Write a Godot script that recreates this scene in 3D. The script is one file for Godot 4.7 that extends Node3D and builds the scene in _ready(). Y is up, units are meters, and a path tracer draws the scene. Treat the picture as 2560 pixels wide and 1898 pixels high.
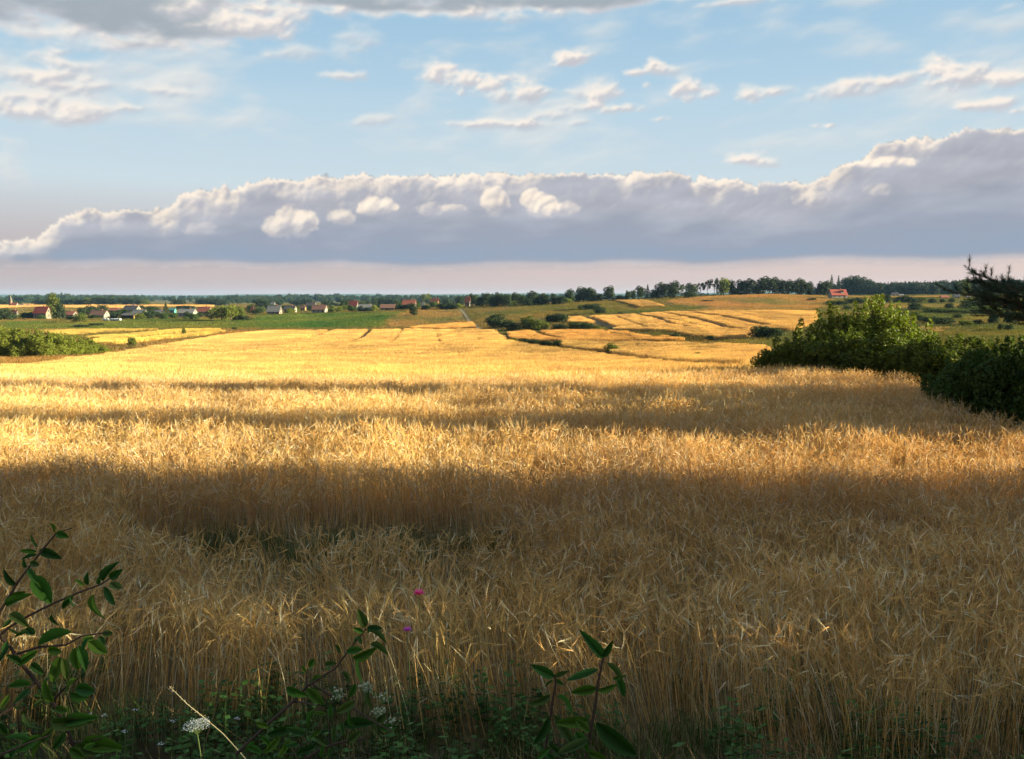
extends Node3D

const DEPTHS = [-80,-10,0,6.2,9,20,28,34,45,60,100,160,200,260,350,440,500,600,900,1500,2500,6000]
const BEARINGS = [-0.8,-0.5,-0.25,-0.09,0,0.12,0.2,0.31,0.42,0.6,0.8]
const DROPS = [
[1.2,1.2,1.2,1.2,1.2,1.2,1.2,1.2,1.2,1.2,1.2],
[1.6,1.6,1.6,1.6,1.6,1.6,1.6,1.6,1.6,1.6,1.6],
[1.65,1.65,1.65,1.65,1.65,1.65,1.65,1.65,1.65,1.65,1.65],
[3.48,3.48,3.48,3.48,3.48,3.48,3.48,3.48,3.48,3.48,3.48],
[3.6,3.6,3.6,3.6,3.6,3.6,3.6,3.6,3.6,3.6,3.6],
[3.65,3.65,3.65,3.65,3.65,3.65,3.65,3.65,3.65,3.65,3.65],
[3.75,3.75,3.75,3.75,3.75,3.75,3.7,3.6,3.6,3.6,3.6],
[4.15,4.15,4.15,4.15,4.15,4,3.85,3.75,3.7,3.7,3.7],
[5.3,5.3,5.3,5.3,5.3,5.1,4.8,4.6,4.4,4.3,4.3],
[6.25,6.25,6.25,6.25,6.25,6.1,5.8,5.5,5.2,5,5],
[8.4,8.4,8.4,8.4,8.4,8.2,7.8,7.2,6.4,5.5,5.5],
[10.1,10.1,10.1,10.1,10.1,9.6,8.9,8.1,7,5.8,5.8],
[10.8,10.8,10.8,10.7,10.4,9.6,8.6,7.6,6.6,5.7,5.7],
[11.4,11.4,11.3,11,10,8.6,7.4,6.6,6,5.4,5.4],
[11.6,11.4,10.6,9,7.6,5.6,4.6,4.2,4.4,4.8,4.8],
[12,11.6,9.3,6.5,5.2,2.6,0.9,-0.4,0.6,1.4,1.4],
[12,11.6,9.3,6.3,4.6,2.2,0,-1.5,-0.2,0.3,0.3],
[11.8,11.5,9.5,7,5.5,3,1,-1,0,0,0],
[10.8,10.5,10,9,8,6,4,2,-4,-8,-8],
[9,9,9,9,9,9,8,5,0,-3,-3],
[8,8,8,8,8,8,8,8,6,4,4],
[8,8,8,8,8,8,8,8,8,8,8]]
# name, label, outline on the ground (x, z), gaps between strips (width, line), tone
const CROPS = [
["barley_crop","ripe golden barley covering the great field from the foreground to the meadows",[[-49.78,-78.89],[-56.62,-101.73],[-60.83,-124.84],[-69.17,-158.05],[-75.15,-191.15],[-80.7,-231.46],[-77.94,-260.29],[-57.23,-265.01],[-32.66,-266.2],[-12.63,-257.42],[-5.71,-242.23],[-1.67,-189.02],[4.66,-158.07],[10.48,-133.13],[14.45,-104.81],[15.38,-74.31],[14.51,-56.6],[11.72,-38.97],[10.6,-36],[12.7,-32],[13.9,-27],[12,-22.6],[11.4,-19.6],[12.6,-17],[11.5,-13],[10.5,-11],[9.5,-4.9],[4,-4.9],[1.5,-5.2],[0,-6],[-3,-6.1],[-6,-6.6],[-12,-6.4],[-34,-30],[-70,-68]],[[1.5,[[-60.89,-280.83],[-55.88,-241.84],[-50.18,-197.7],[-47.96,-170.78]]],[1.5,[[-48.2,-281.22],[-38.93,-210.89],[-35.7,-177.02]]],[0.7,[[-36.76,-274.16],[-29.54,-209.71],[-26.05,-173.52]]],[0.5,[[-25.33,-266.19],[-18.77,-202.06],[-16.02,-176.38]]],[0.55,[[-24.2,-266.09],[-16.07,-182.65],[-9.6,-133.68],[-3.89,-83.66]]],[0.5,[[-19.98,-263.45],[-12.55,-194.15]]],[0.5,[[-18.4,-262.03],[-12.08,-200.03]]],[0.4,[[-32.31,-267.08],[-25.49,-209.29]]],[0.9,[[-35.16,-78.14],[-35.18,-81.8],[-32.54,-103.18]]],[0.5,[[-20.54,-76.36],[-25.01,-133.17]]],[0.4,[[-13.27,-248.88],[-6.61,-174.7]]],[0.35,[[-29.06,-266.62],[-19.64,-176.46]]]],0],
["barley_crop","small pale wedge of barley behind the great field, beside the dirt track",[[-35.14,-277.62],[-30.06,-293.06],[-21.47,-299.97],[-15.2,-301.33],[-11.79,-264.73],[-24.16,-272.92]],[],1],
["barley_crop","curving orange-gold barley strips below the round bushes in the hollow",[[-0.79,-224.69],[0,-227.66],[3.25,-230.63],[12.87,-228.13],[24.34,-221.34],[29,-205.6],[31.67,-179.58],[34.39,-160.27],[24.59,-167.47],[17.02,-172.18],[11.22,-176.58],[5.24,-185.66],[1.64,-193.78],[0,-197.37]],[[1.6,[[6.01,-236.69],[8.64,-204.02],[11.74,-184.83]]],[0.6,[[1.31,-233.1],[3.7,-201.7]]],[0.9,[[24.73,-219.21],[25.45,-200.47],[26.78,-182.43]]],[0.6,[[23.24,-225.79],[23.57,-203.74],[24.38,-179.88]]],[1.2,[[29.59,-215.17],[30.22,-194.76],[31.02,-175.84]]],[0.6,[[15.08,-222.76],[16.55,-209.49],[16.96,-184.9]]]],1],
["barley_crop","smooth golden barley field between the great field and the grassy balk",[[10.79,-173.73],[23.83,-162.3],[32.19,-137.29],[36.41,-115.69],[25.57,-84.45],[19.81,-67.94],[19.65,-75.46],[18.42,-84.53],[17.41,-102.59],[16.34,-122.98],[15.83,-136.63],[12.22,-144.15],[9.75,-153.35]],[[0.5,[[16.34,-165.28],[24.92,-135.62],[31.62,-106.51]]],[0.5,[[17.93,-126.83],[25.74,-113.78],[28.8,-96.97]]]],0],
["barley_crop","broad golden barley strips sweeping up the slope to the ridge",[[20.45,-302.68],[27.14,-301.23],[46.34,-304.93],[65.73,-307.39],[78.3,-309.24],[95.47,-304.63],[103.28,-303.41],[109.74,-295.5],[83.93,-225.77],[63.35,-181.21],[60.91,-187.87],[58.89,-196.17],[49.05,-166.36],[44.02,-156.75],[39.24,-171.67],[39.72,-201.23],[34.49,-212.74],[28.69,-226.15],[27.66,-245.37],[27.08,-267.08],[19.36,-274.89]],[[2.2,[[27.01,-304.55],[28.34,-271.93],[29.36,-231.37]]],[0.8,[[37.93,-299.39],[37.62,-264.45],[36.65,-220.3]]],[1.6,[[46.59,-303.74],[47.82,-261.22],[45.56,-232.62],[46.54,-215.8]]],[2.4,[[56.85,-299.28],[58.46,-266.18],[56.93,-230.91],[53.07,-200.26],[53.6,-189.14]]],[2.6,[[66.62,-301.58],[69.23,-267.29],[67.74,-240.49],[63.43,-203.66]]],[0.8,[[48.52,-292.11],[50.71,-239.99],[49.99,-208.61]]],[0.7,[[74.79,-312.73],[78.81,-280],[76.07,-234.86]]],[0.6,[[29.63,-300.66],[30.68,-256.19]]]],0],
["barley_crop","little pale barley square high on the slope below the ridge trees",[[56.6,-452.71],[68.61,-417.4],[66.61,-358.95],[57.16,-359.78],[56.52,-402.23]],[],2],
["barley_crop","narrow pale crop strip nearest the thicket at the left edge",[[-153.28,-265.37],[-139.24,-274.62],[-120.04,-277.71],[-130.96,-258.23],[-131.16,-236.2],[-138.02,-243.62]],[],3],
["barley_crop","long pale crop strip in the middle of the left-hand strips",[[-111.39,-212.98],[-113.3,-270],[-98.46,-276.46],[-105.14,-257.43],[-101.14,-204.97]],[],3],
["barley_crop","pale crop strip along the rough balk left of the great field",[[-101.27,-196.2],[-94.5,-208.83],[-97.45,-232.08],[-94.98,-265.6],[-91.91,-261.13],[-88.78,-212.8],[-85.94,-177.1],[-89.94,-177.1]],[],3],
["barley_crop","wide tan grain field behind the village at the left",[[-569.65,-1040.2],[-493.08,-1014.99],[-352.86,-959.53],[-291.02,-791.17],[-374.92,-872.61],[-368.03,-768.38],[-433.75,-791.72]],[],4],
["barley_crop","pale grain field at the far left edge behind the red roofs",[[-633.48,-1002.33],[-616.88,-1021.53],[-617.93,-1089.29],[-502.41,-885.4],[-501.37,-828.06],[-477.25,-754.79]],[],4],
]
# meadow outlines and their colours
const MEADOWS = [
[[[-241.58,-387.52],[-193.74,-356.63],[-191.32,-417.3],[-119.96,-382.38],[-91.83,-292.36],[-123,-295.17],[-146.28,-291.77],[-179.31,-287.35]],[0.085,0.125,0.022]],
[[[-134.35,-428.41],[-106.57,-454.05],[-60.88,-408.99],[-53.49,-423.44],[-55.27,-371.07],[-46.56,-292.86],[-91.83,-292.36]],[0.075,0.13,0.022]],
[[[-100.33,-427.43],[-60.88,-408.99],[-54.93,-361.92],[-46.56,-292.86],[-77.1,-295.97]],[0.062,0.12,0.02]],
[[[-53.8,-361.18],[-52.77,-427.26],[-27.28,-423.48],[-16.35,-315.48],[-37.22,-294.1],[-46.37,-294.28]],[0.17,0.15,0.045]],
[[[78.23,-412.46],[103.31,-459.79],[153.25,-490],[185.72,-490],[117.22,-320.55],[100.11,-319.47],[69.06,-323.01],[87.83,-357],[74.91,-367.5]],[0.27,0.19,0.065]],
[[[0,-431.38],[34.09,-449.25],[56.27,-449.98],[58.06,-365.46],[86.65,-352.15],[67.82,-321.41],[21.76,-322.02],[14.32,-339.16],[0,-317.11]],[0.12,0.125,0.028]],
[[[151.88,-490],[189.02,-490],[154.13,-393.45],[119.64,-326.18],[100.47,-323.51]],[0.26,0.19,0.06]],
[[[89.55,-180.11],[88.2,-163.45],[77.32,-144.73],[77.19,-155.15]],[0.27,0.22,0.09]],
[[[171.92,-378.92],[215.03,-387.52],[200.55,-361.29],[166.98,-341.42],[157.28,-346.51]],[0.17,0.16,0.045]],
[[[142.56,-257.89],[167.29,-266.81],[131.12,-208.97],[114.6,-204.56]],[0.2,0.18,0.055]],
[[[189.02,-490],[358.46,-684.87],[248.14,-473.96],[190.37,-433.33],[187.57,-456.17]],[0.25,0.19,0.07]],
[[[-120.39,-215.6],[-104.45,-211.64],[-93.3,-223.65],[-88.97,-283.21],[-83.49,-265.71],[-75.52,-180.87],[-67.17,-133.55],[-61.68,-97.73],[-81.52,-129.33],[-71.66,-142.53]],[0.16,0.13,0.04]],
[[[35.1,-226.36],[41.73,-211.38],[41.39,-181.05],[46.71,-166.31],[49.73,-158.13],[41.98,-133.39],[35.8,-152.7],[26.21,-178.51],[36.5,-172.41],[34.07,-193.17]],[0.15,0.14,0.035]],
[[[-116.2,-490],[-84.54,-490],[-65.95,-490],[-139.52,-1036.22],[-200.13,-1072.23],[-260.52,-1098.08]],[0.16,0.16,0.045]],
]
# kind, x, z, height, width, tint, group; the labels follow from the order
const TREES = [
["r",-47.15,-748.7,8.95,10.04,1,"round dark leafy tree, first from the left in the dark belt right of the village","trees of the dark belt beside the track"],
["r",-22.68,-477.37,7.78,5.05,1,"round dark leafy tree, second from the left in the dark belt right of the village","trees of the dark belt beside the track"],
["r",-18.03,-461.32,5.87,4.56,1,"round dark leafy tree, third from the left in the dark belt right of the village","trees of the dark belt beside the track"],
["r",-14.77,-460.75,8.23,5.53,1,"round dark leafy tree, fourth from the left in the dark belt right of the village","trees of the dark belt beside the track"],
["r",-10.36,-438.77,6.2,4.64,1,"round dark leafy tree, fifth from the left in the dark belt right of the village","trees of the dark belt beside the track"],
["r",-6.94,-436.9,8.48,4.63,1,"round dark leafy tree, sixth from the left in the dark belt right of the village","trees of the dark belt beside the track"],
["r",-2.92,-433.23,7.2,5.2,1,"round dark leafy tree, seventh from the left in the dark belt right of the village","trees of the dark belt beside the track"],
["w",0.61,-436.99,3.53,3.7,3,"pale green spreading tree, eighth from the left in the dark belt right of the village","trees of the dark belt beside the track"],
["r",1.99,-471.85,7.55,5.33,1,"round dark leafy tree, ninth from the left in the dark belt right of the village","trees of the dark belt beside the track"],
["r",6.14,-459.96,6.07,5.19,1,"round dark leafy tree, tenth from the left in the dark belt right of the village","trees of the dark belt beside the track"],
["r",8.75,-444.8,4.42,5.02,1,"round dark leafy tree, eleventh from the left in the dark belt right of the village","trees of the dark belt beside the track"],
["r",11.39,-450.33,8.53,6.04,1,"round dark leafy tree, twelfth from the left in the dark belt right of the village","trees of the dark belt beside the track"],
["r",14.18,-438.68,4.9,5.57,1,"round dark leafy tree, thirteenth from the left in the dark belt right of the village","trees of the dark belt beside the track"],
["r",16.91,-437.43,6.93,5.56,1,"round dark leafy tree, fourteenth from the left in the dark belt right of the village","trees of the dark belt beside the track"],
["p",22.12,-437.23,5.91,3.09,1,"tall narrow tree, fifteenth from the left in the dark belt right of the village","trees of the dark belt beside the track"],
["r",26.23,-433.96,4.65,5.82,1,"round dark leafy tree, sixteenth from the left in the dark belt right of the village","trees of the dark belt beside the track"],
["w",29.42,-436.06,3.25,4.31,3,"pale green spreading tree, seventeenth from the left in the dark belt right of the village","trees of the dark belt beside the track"],
["r",31.64,-450.27,8.33,4.96,1,"round dark leafy tree, first from the left in the row on the ridge","trees along the ridge"],
["r",40.31,-462.73,9.29,8.82,1,"round dark leafy tree, second from the left in the row on the ridge","trees along the ridge"],
["r",44.11,-458.32,8.33,4.85,1,"round dark leafy tree, third from the left in the row on the ridge","trees along the ridge"],
["r",48.43,-459.59,4.72,6.16,1,"round dark leafy tree, fourth from the left in the row on the ridge","trees along the ridge"],
["r",54.58,-459.7,9.01,5.84,1,"round dark leafy tree, fifth from the left in the row on the ridge","trees along the ridge"],
["r",59.95,-453.94,3.59,5.77,1,"round dark leafy tree, sixth from the left in the row on the ridge","trees along the ridge"],
["r",66.43,-468.22,5.92,2.78,1,"round dark leafy tree, seventh from the left in the row on the ridge","trees along the ridge"],
["r",69.44,-470.76,6.1,3.19,1,"round dark leafy tree, eighth from the left in the row on the ridge","trees along the ridge"],
["r",72.32,-460.47,8.37,4.68,1,"round dark leafy tree, ninth from the left in the row on the ridge","trees along the ridge"],
["c",75.16,-453.46,8.1,3.52,1,"pointed dark conifer, tenth from the left in the row on the ridge","trees along the ridge"],
["r",78.61,-451.34,5.71,4.78,1,"round dark leafy tree, eleventh from the left in the row on the ridge","trees along the ridge"],
["r",82.61,-448.97,9.23,6.65,1,"round dark leafy tree, twelfth from the left in the row on the ridge","trees along the ridge"],
["r",88.92,-449.02,9.8,6.65,1,"round dark leafy tree, thirteenth from the left in the row on the ridge","trees along the ridge"],
["s",98.06,-468.67,7.78,3.64,1,"tall sparse tree, fourteenth from the left in the row on the ridge","trees along the ridge"],
["r",96.45,-444.5,4.01,6.27,1,"round dark leafy tree, fifteenth from the left in the row on the ridge","trees along the ridge"],
["r",106.16,-483.07,8.4,6.48,1,"round dark leafy tree, sixteenth from the left in the row on the ridge","trees along the ridge"],
["s",112.82,-490,8.44,4.84,1,"tall sparse tree, seventeenth from the left in the row on the ridge","trees along the ridge"],
["s",116.94,-490,9.92,4.29,1,"tall sparse tree, eighteenth from the left in the row on the ridge","trees along the ridge"],
["s",121.07,-490,10.69,5.19,1,"tall sparse tree, nineteenth from the left in the row on the ridge","trees along the ridge"],
["r",126.57,-490,11,7.26,3,"round dark leafy tree, twentieth from the left in the row on the ridge","trees along the ridge"],
["r",131.04,-490,9.76,4.84,1,"round dark leafy tree, twenty-first from the left in the row on the ridge","trees along the ridge"],
["r",134.14,-490,4.73,4.84,1,"round dark leafy tree, twenty-second from the left in the row on the ridge","trees along the ridge"],
["r",137.58,-490,9.53,5.88,1,"round dark leafy tree, twenty-third from the left in the row on the ridge","trees along the ridge"],
["r",142.39,-490,10.38,7.26,1,"round dark leafy tree, twenty-fourth from the left in the row on the ridge","trees along the ridge"],
["r",146.52,-490,5.81,5.53,1,"round dark leafy tree, twenty-fifth from the left in the row on the ridge","trees along the ridge"],
["r",150.64,-490,11.23,7.26,1,"round dark leafy tree, twenty-sixth from the left in the row on the ridge","trees along the ridge"],
["r",156.13,-490.37,11.32,6.92,1,"round dark leafy tree, twenty-seventh from the left in the row on the ridge","trees along the ridge"],
["r",160.83,-490,9.76,5.19,1,"round dark leafy tree, twenty-eighth from the left in the row on the ridge","trees along the ridge"],
["r",165.64,-490,9.37,6.22,1,"round dark leafy tree, twenty-ninth from the left in the row on the ridge","trees along the ridge"],
["r",169.77,-490,9.61,5.53,1,"round dark leafy tree, thirtieth from the left in the row on the ridge","trees along the ridge"],
["r",173.21,-490,10.69,5.19,1,"round dark leafy tree, thirty-first from the left in the row on the ridge","trees along the ridge"],
["r",177.34,-490,8.99,5.19,1,"round dark leafy tree, thirty-second from the left in the row on the ridge","trees along the ridge"],
["r",184.9,-490,8.99,4.84,1,"round dark leafy tree, thirty-third from the left in the row on the ridge","trees along the ridge"],
["r",188,-490,9.76,5.26,1,"round dark leafy tree, thirty-fourth from the left in the row on the ridge","trees along the ridge"],
["c",325.31,-834.16,19.52,6.48,1,"pointed dark conifer, thirty-fifth from the left in the row on the ridge","trees along the ridge"],
["c",315.76,-792.55,17.79,5.59,1,"pointed dark conifer, thirty-sixth from the left in the row on the ridge","trees along the ridge"],
["r",315.04,-769.07,17.99,12.48,1,"round dark leafy tree, thirty-seventh from the left in the row on the ridge","trees along the ridge"],
["r",315.68,-765.39,16.46,7.56,1,"round dark leafy tree, thirty-eighth from the left in the row on the ridge","trees along the ridge"],
["r",321.81,-755.81,18.64,14.4,1,"round dark leafy tree, thirty-ninth from the left in the row on the ridge","trees along the ridge"],
["r",327.59,-750.82,14.01,10.6,1,"round dark leafy tree, fortieth from the left in the row on the ridge","trees along the ridge"],
["r",332.31,-746.04,11.56,10,1,"round dark leafy tree, forty-first from the left in the row on the ridge","trees along the ridge"],
["r",-252,-405.19,6.73,6.58,1,"round dark leafy tree, first from the left among the left-hand village houses","trees among the left village houses"],
["b",-257.66,-436.1,3.93,7.39,1,"rounded green bush, second from the left among the left-hand village houses","trees among the left village houses"],
["p",-243.86,-434.49,13.15,7.05,2,"tall narrow tree, third from the left among the left-hand village houses","trees among the left village houses"],
["r",-239.96,-434.08,9.3,3.98,1,"round dark leafy tree, fourth from the left among the left-hand village houses","trees among the left village houses"],
["r",-191.19,-361.33,4.04,5.36,2,"round dark leafy tree, fifth from the left among the left-hand village houses","trees among the left village houses"],
["r",-266.79,-507.35,5.67,5.73,1,"round dark leafy tree, sixth from the left among the left-hand village houses","trees among the left village houses"],
["r",-268.92,-522.63,6.73,7.01,1,"round dark leafy tree, seventh from the left among the left-hand village houses","trees among the left village houses"],
["r",-297.75,-593.44,6.17,7.12,1,"round dark leafy tree, eighth from the left among the left-hand village houses","trees among the left village houses"],
["r",-205.16,-420.36,4.05,3.86,1,"round dark leafy tree, ninth from the left among the left-hand village houses","trees among the left village houses"],
["r",-231.9,-485.84,4.53,5.14,1,"round dark leafy tree, tenth from the left among the left-hand village houses","trees among the left village houses"],
["r",-272.52,-600.43,5.41,5.08,1,"round dark leafy tree, eleventh from the left among the left-hand village houses","trees among the left village houses"],
["r",-214.54,-482.95,6.3,5.79,1,"round dark leafy tree, twelfth from the left among the left-hand village houses","trees among the left village houses"],
["r",-219.12,-501.26,5.84,5.66,1,"round dark leafy tree, thirteenth from the left among the left-hand village houses","trees among the left village houses"],
["c",-197.39,-465.74,7.74,3.94,1,"pointed dark conifer, fourteenth from the left among the left-hand village houses","trees among the left village houses"],
["r",-273.11,-675.16,3.88,9.05,1,"round dark leafy tree, fifteenth from the left among the left-hand village houses","trees among the left village houses"],
["r",-252.77,-642.72,3.99,7.26,1,"round dark leafy tree, sixteenth from the left among the left-hand village houses","trees among the left village houses"],
["r",-170.75,-433.81,3.17,3.06,1,"round dark leafy tree, seventeenth from the left among the left-hand village houses","trees among the left village houses"],
["w",-137.44,-374.49,6.05,5.81,3,"pale green spreading tree, eighteenth from the left among the left-hand village houses","trees among the left village houses"],
["w",-130.7,-367.37,7.3,5.96,3,"pale green spreading tree, nineteenth from the left among the left-hand village houses","trees among the left village houses"],
["w",-126.05,-365.89,7.56,5.42,3,"pale green spreading tree, twentieth from the left among the left-hand village houses","trees among the left village houses"],
["r",-123.75,-369.82,6.72,4.96,2,"round dark leafy tree, twenty-first from the left among the left-hand village houses","trees among the left village houses"],
["l",-122.3,-369.37,2.98,6.26,1,"low dark bush, twenty-second from the left among the left-hand village houses","trees among the left village houses"],
["r",-153.81,-482.39,5.92,5.79,1,"round dark leafy tree, twenty-third from the left among the left-hand village houses","trees among the left village houses"],
["r",-141.74,-454.1,3.38,5.13,1,"round dark leafy tree, first from the left among the right-hand village houses","trees among the right village houses"],
["r",-214,-701.92,8.72,11.39,1,"round dark leafy tree, second from the left among the right-hand village houses","trees among the right village houses"],
["r",-252.48,-881.21,5.2,8.08,1,"round dark leafy tree, third from the left among the right-hand village houses","trees among the right village houses"],
["r",-170.16,-608.54,3.78,4.29,1,"round dark leafy tree, fourth from the left among the right-hand village houses","trees among the right village houses"],
["w",-118.27,-433.61,3.84,3.67,3,"pale green spreading tree, fifth from the left among the right-hand village houses","trees among the right village houses"],
["r",-191.94,-843.78,5.24,8.34,1,"round dark leafy tree, sixth from the left among the right-hand village houses","trees among the right village houses"],
["w",-98.31,-444.18,3.1,3.13,3,"pale green spreading tree, seventh from the left among the right-hand village houses","trees among the right village houses"],
["r",-175.84,-813.21,4.04,8.03,1,"round dark leafy tree, eighth from the left among the right-hand village houses","trees among the right village houses"],
["w",-93.44,-441.85,3.98,3.24,3,"pale green spreading tree, ninth from the left among the right-hand village houses","trees among the right village houses"],
["r",-115.03,-560.95,6.79,5.94,1,"round dark leafy tree, tenth from the left among the right-hand village houses","trees among the right village houses"],
["p",-137.65,-817.26,7.61,5.54,1,"tall narrow tree, eleventh from the left among the right-hand village houses","trees among the right village houses"],
["w",-70.79,-419.95,4.04,2.85,3,"pale green spreading tree, twelfth from the left among the right-hand village houses","trees among the right village houses"],
["r",-62.88,-452.49,3.51,4.47,1,"round dark leafy tree, thirteenth from the left among the right-hand village houses","trees among the right village houses"],
["r",-58.79,-450.44,2.66,4.45,1,"round dark leafy tree, fourteenth from the left among the right-hand village houses","trees among the right village houses"],
["w",-116.14,-1104.77,14.24,13.25,3,"pale green spreading tree, fifteenth from the left among the right-hand village houses","trees among the right village houses"],
["r",-37.98,-444.23,2.76,5.02,1,"round dark leafy tree, sixteenth from the left among the right-hand village houses","trees among the right village houses"],
["r",-65.51,-820.5,7.9,8.69,1,"round dark leafy tree, seventeenth from the left among the right-hand village houses","trees among the right village houses"],
["r",-32.18,-433.36,3.5,7.95,1,"round dark leafy tree, eighteenth from the left among the right-hand village houses","trees among the right village houses"],
["w",-27.17,-421.87,3.34,3.1,3,"pale green spreading tree, nineteenth from the left among the right-hand village houses","trees among the right village houses"],
["p",-44.91,-371.89,5.6,3.57,1,"tall narrow tree standing alone on the meadow below the red houses","lone tree on the meadow"],
["r",-590.99,-950,7.67,12.07,1,"round dark leafy tree, first from the left in the row behind left grain field","far trees behind the left grain field"],
["r",-549.58,-950,8.11,14.75,1,"round dark leafy tree, second from the left in the row behind left grain field","far trees behind the left grain field"],
["r",-537.57,-950,9.14,13.41,1,"round dark leafy tree, third from the left in the row behind left grain field","far trees behind the left grain field"],
["r",-520.21,-950,8.85,14.75,1,"round dark leafy tree, fourth from the left in the row behind left grain field","far trees behind the left grain field"],
["r",-508.19,-950,9.59,13.41,1,"round dark leafy tree, fifth from the left in the row behind left grain field","far trees behind the left grain field"],
["r",-498.84,-950,8.11,12.07,1,"round dark leafy tree, sixth from the left in the row behind left grain field","far trees behind the left grain field"],
["w",-489.5,-950,9.59,13.41,2,"pale green spreading tree, seventh from the left in the row behind left grain field","far trees behind the left grain field"],
["r",-478.8,-950,11.8,12.74,1,"round dark leafy tree, eighth from the left in the row behind left grain field","far trees behind the left grain field"],
["r",-468.12,-950,11.5,12.74,1,"round dark leafy tree, ninth from the left in the row behind left grain field","far trees behind the left grain field"],
["r",-450.78,-950,10.62,14.75,1,"round dark leafy tree, tenth from the left in the row behind left grain field","far trees behind the left grain field"],
["r",-437.42,-950,8.85,14.75,1,"round dark leafy tree, eleventh from the left in the row behind left grain field","far trees behind the left grain field"],
["w",-428.06,-950,7.08,12.07,2,"pale green spreading tree, twelfth from the left in the row behind left grain field","far trees behind the left grain field"],
["r",-388.02,-950,8.11,14.75,1,"round dark leafy tree, thirteenth from the left in the row behind left grain field","far trees behind the left grain field"],
["r",-359.99,-950,8.41,14.75,1,"round dark leafy tree, fourteenth from the left in the row behind left grain field","far trees behind the left grain field"],
["r",-349.31,-950,9.44,20.11,1,"round dark leafy tree, fifteenth from the left in the row behind left grain field","far trees behind the left grain field"],
["r",-337.31,-950,8.26,14.75,1,"round dark leafy tree, sixteenth from the left in the row behind left grain field","far trees behind the left grain field"],
["r",-236.2,-900,7.27,13.97,1,"round dark leafy tree, first from the left in the far row behind the village","far trees behind the village centre"],
["r",-224.82,-900,7.96,11.43,1,"round dark leafy tree, second from the left in the far row behind the village","far trees behind the village centre"],
["r",-203.31,-900,6.71,11.43,1,"round dark leafy tree, third from the left in the far row behind the village","far trees behind the village centre"],
["r",-180.56,-900,7.69,11.43,1,"round dark leafy tree, fourth from the left in the far row behind the village","far trees behind the village centre"],
["r",-164.12,-900,6.01,13.97,2,"round dark leafy tree, fifth from the left in the far row behind the village","far trees behind the village centre"],
["r",-147.68,-900,8.8,10.16,1,"round dark leafy tree, sixth from the left in the far row behind the village","far trees behind the village centre"],
["r",-141.36,-900,8.8,11.43,1,"round dark leafy tree, seventh from the left in the far row behind the village","far trees behind the village centre"],
["r",-131.24,-900,7.83,11.43,1,"round dark leafy tree, eighth from the left in the far row behind the village","far trees behind the village centre"],
["r",-118.6,-900,6.29,11.43,1,"round dark leafy tree, ninth from the left in the far row behind the village","far trees behind the village centre"],
["s",-92.05,-900,10.48,7.62,2,"tall sparse tree, tenth from the left in the far row behind the village","far trees behind the village centre"],
["r",-80.66,-900,7.69,8.89,1,"round dark leafy tree, eleventh from the left in the far row behind the village","far trees behind the village centre"],
["r",-263.58,-422.33,2.27,2.67,0,"round dark leafy tree, first from the left in the gardens of the left-hand village","garden bushes of the left village"],
["r",-300.94,-486.12,2.03,4.23,0,"round dark leafy tree, second from the left in the gardens of the left-hand village","garden bushes of the left village"],
["l",-256.15,-418.88,3.96,2.8,1,"low dark bush, third from the left in the gardens of the left-hand village","garden bushes of the left village"],
["b",-305.03,-504.05,2,5.26,1,"rounded green bush, fourth from the left in the gardens of the left-hand village","garden bushes of the left village"],
["l",-287.99,-479.03,2.18,4.98,2,"low dark bush, fifth from the left in the gardens of the left-hand village","garden bushes of the left village"],
["r",-278.3,-467.38,3.18,4.2,0,"round dark leafy tree, sixth from the left in the gardens of the left-hand village","garden bushes of the left village"],
["l",-264.19,-449.96,4.17,3.64,2,"low dark bush, seventh from the left in the gardens of the left-hand village","garden bushes of the left village"],
["l",-260.8,-448.22,3.56,4.88,2,"low dark bush, eighth from the left in the gardens of the left-hand village","garden bushes of the left village"],
["r",-238.81,-414.03,2.82,3.46,0,"round dark leafy tree, ninth from the left in the gardens of the left-hand village","garden bushes of the left village"],
["r",-244.85,-432.15,4.13,2.96,2,"round dark leafy tree, tenth from the left in the gardens of the left-hand village","garden bushes of the left village"],
["l",-251.94,-448.99,3.35,2.33,1,"low dark bush, eleventh from the left in the gardens of the left-hand village","garden bushes of the left village"],
["b",-259.49,-464.64,3.59,3.29,1,"rounded green bush, twelfth from the left in the gardens of the left-hand village","garden bushes of the left village"],
["b",-240.66,-436.37,1.68,2.27,0,"rounded green bush, thirteenth from the left in the gardens of the left-hand village","garden bushes of the left village"],
["b",-224.31,-413.76,2.15,3.21,1,"rounded green bush, fourteenth from the left in the gardens of the left-hand village","garden bushes of the left village"],
["b",-267.54,-497.41,2.4,4.84,1,"rounded green bush, fifteenth from the left in the gardens of the left-hand village","garden bushes of the left village"],
["l",-255.62,-482.12,2.87,4.73,0,"low dark bush, sixteenth from the left in the gardens of the left-hand village","garden bushes of the left village"],
["l",-216.98,-412.34,3.2,2.33,1,"low dark bush, seventeenth from the left in the gardens of the left-hand village","garden bushes of the left village"],
["l",-228.9,-443.27,2.36,3.07,2,"low dark bush, eighteenth from the left in the gardens of the left-hand village","garden bushes of the left village"],
["r",-226.51,-443.5,1.91,3.86,1,"round dark leafy tree, nineteenth from the left in the gardens of the left-hand village","garden bushes of the left village"],
["b",-224.78,-440.95,2.23,4.43,1,"rounded green bush, twentieth from the left in the gardens of the left-hand village","garden bushes of the left village"],
["l",-255.38,-508.47,4.12,3.16,2,"low dark bush, twenty-first from the left in the gardens of the left-hand village","garden bushes of the left village"],
["l",-237.97,-483.04,4.04,2.42,1,"low dark bush, twenty-second from the left in the gardens of the left-hand village","garden bushes of the left village"],
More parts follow.
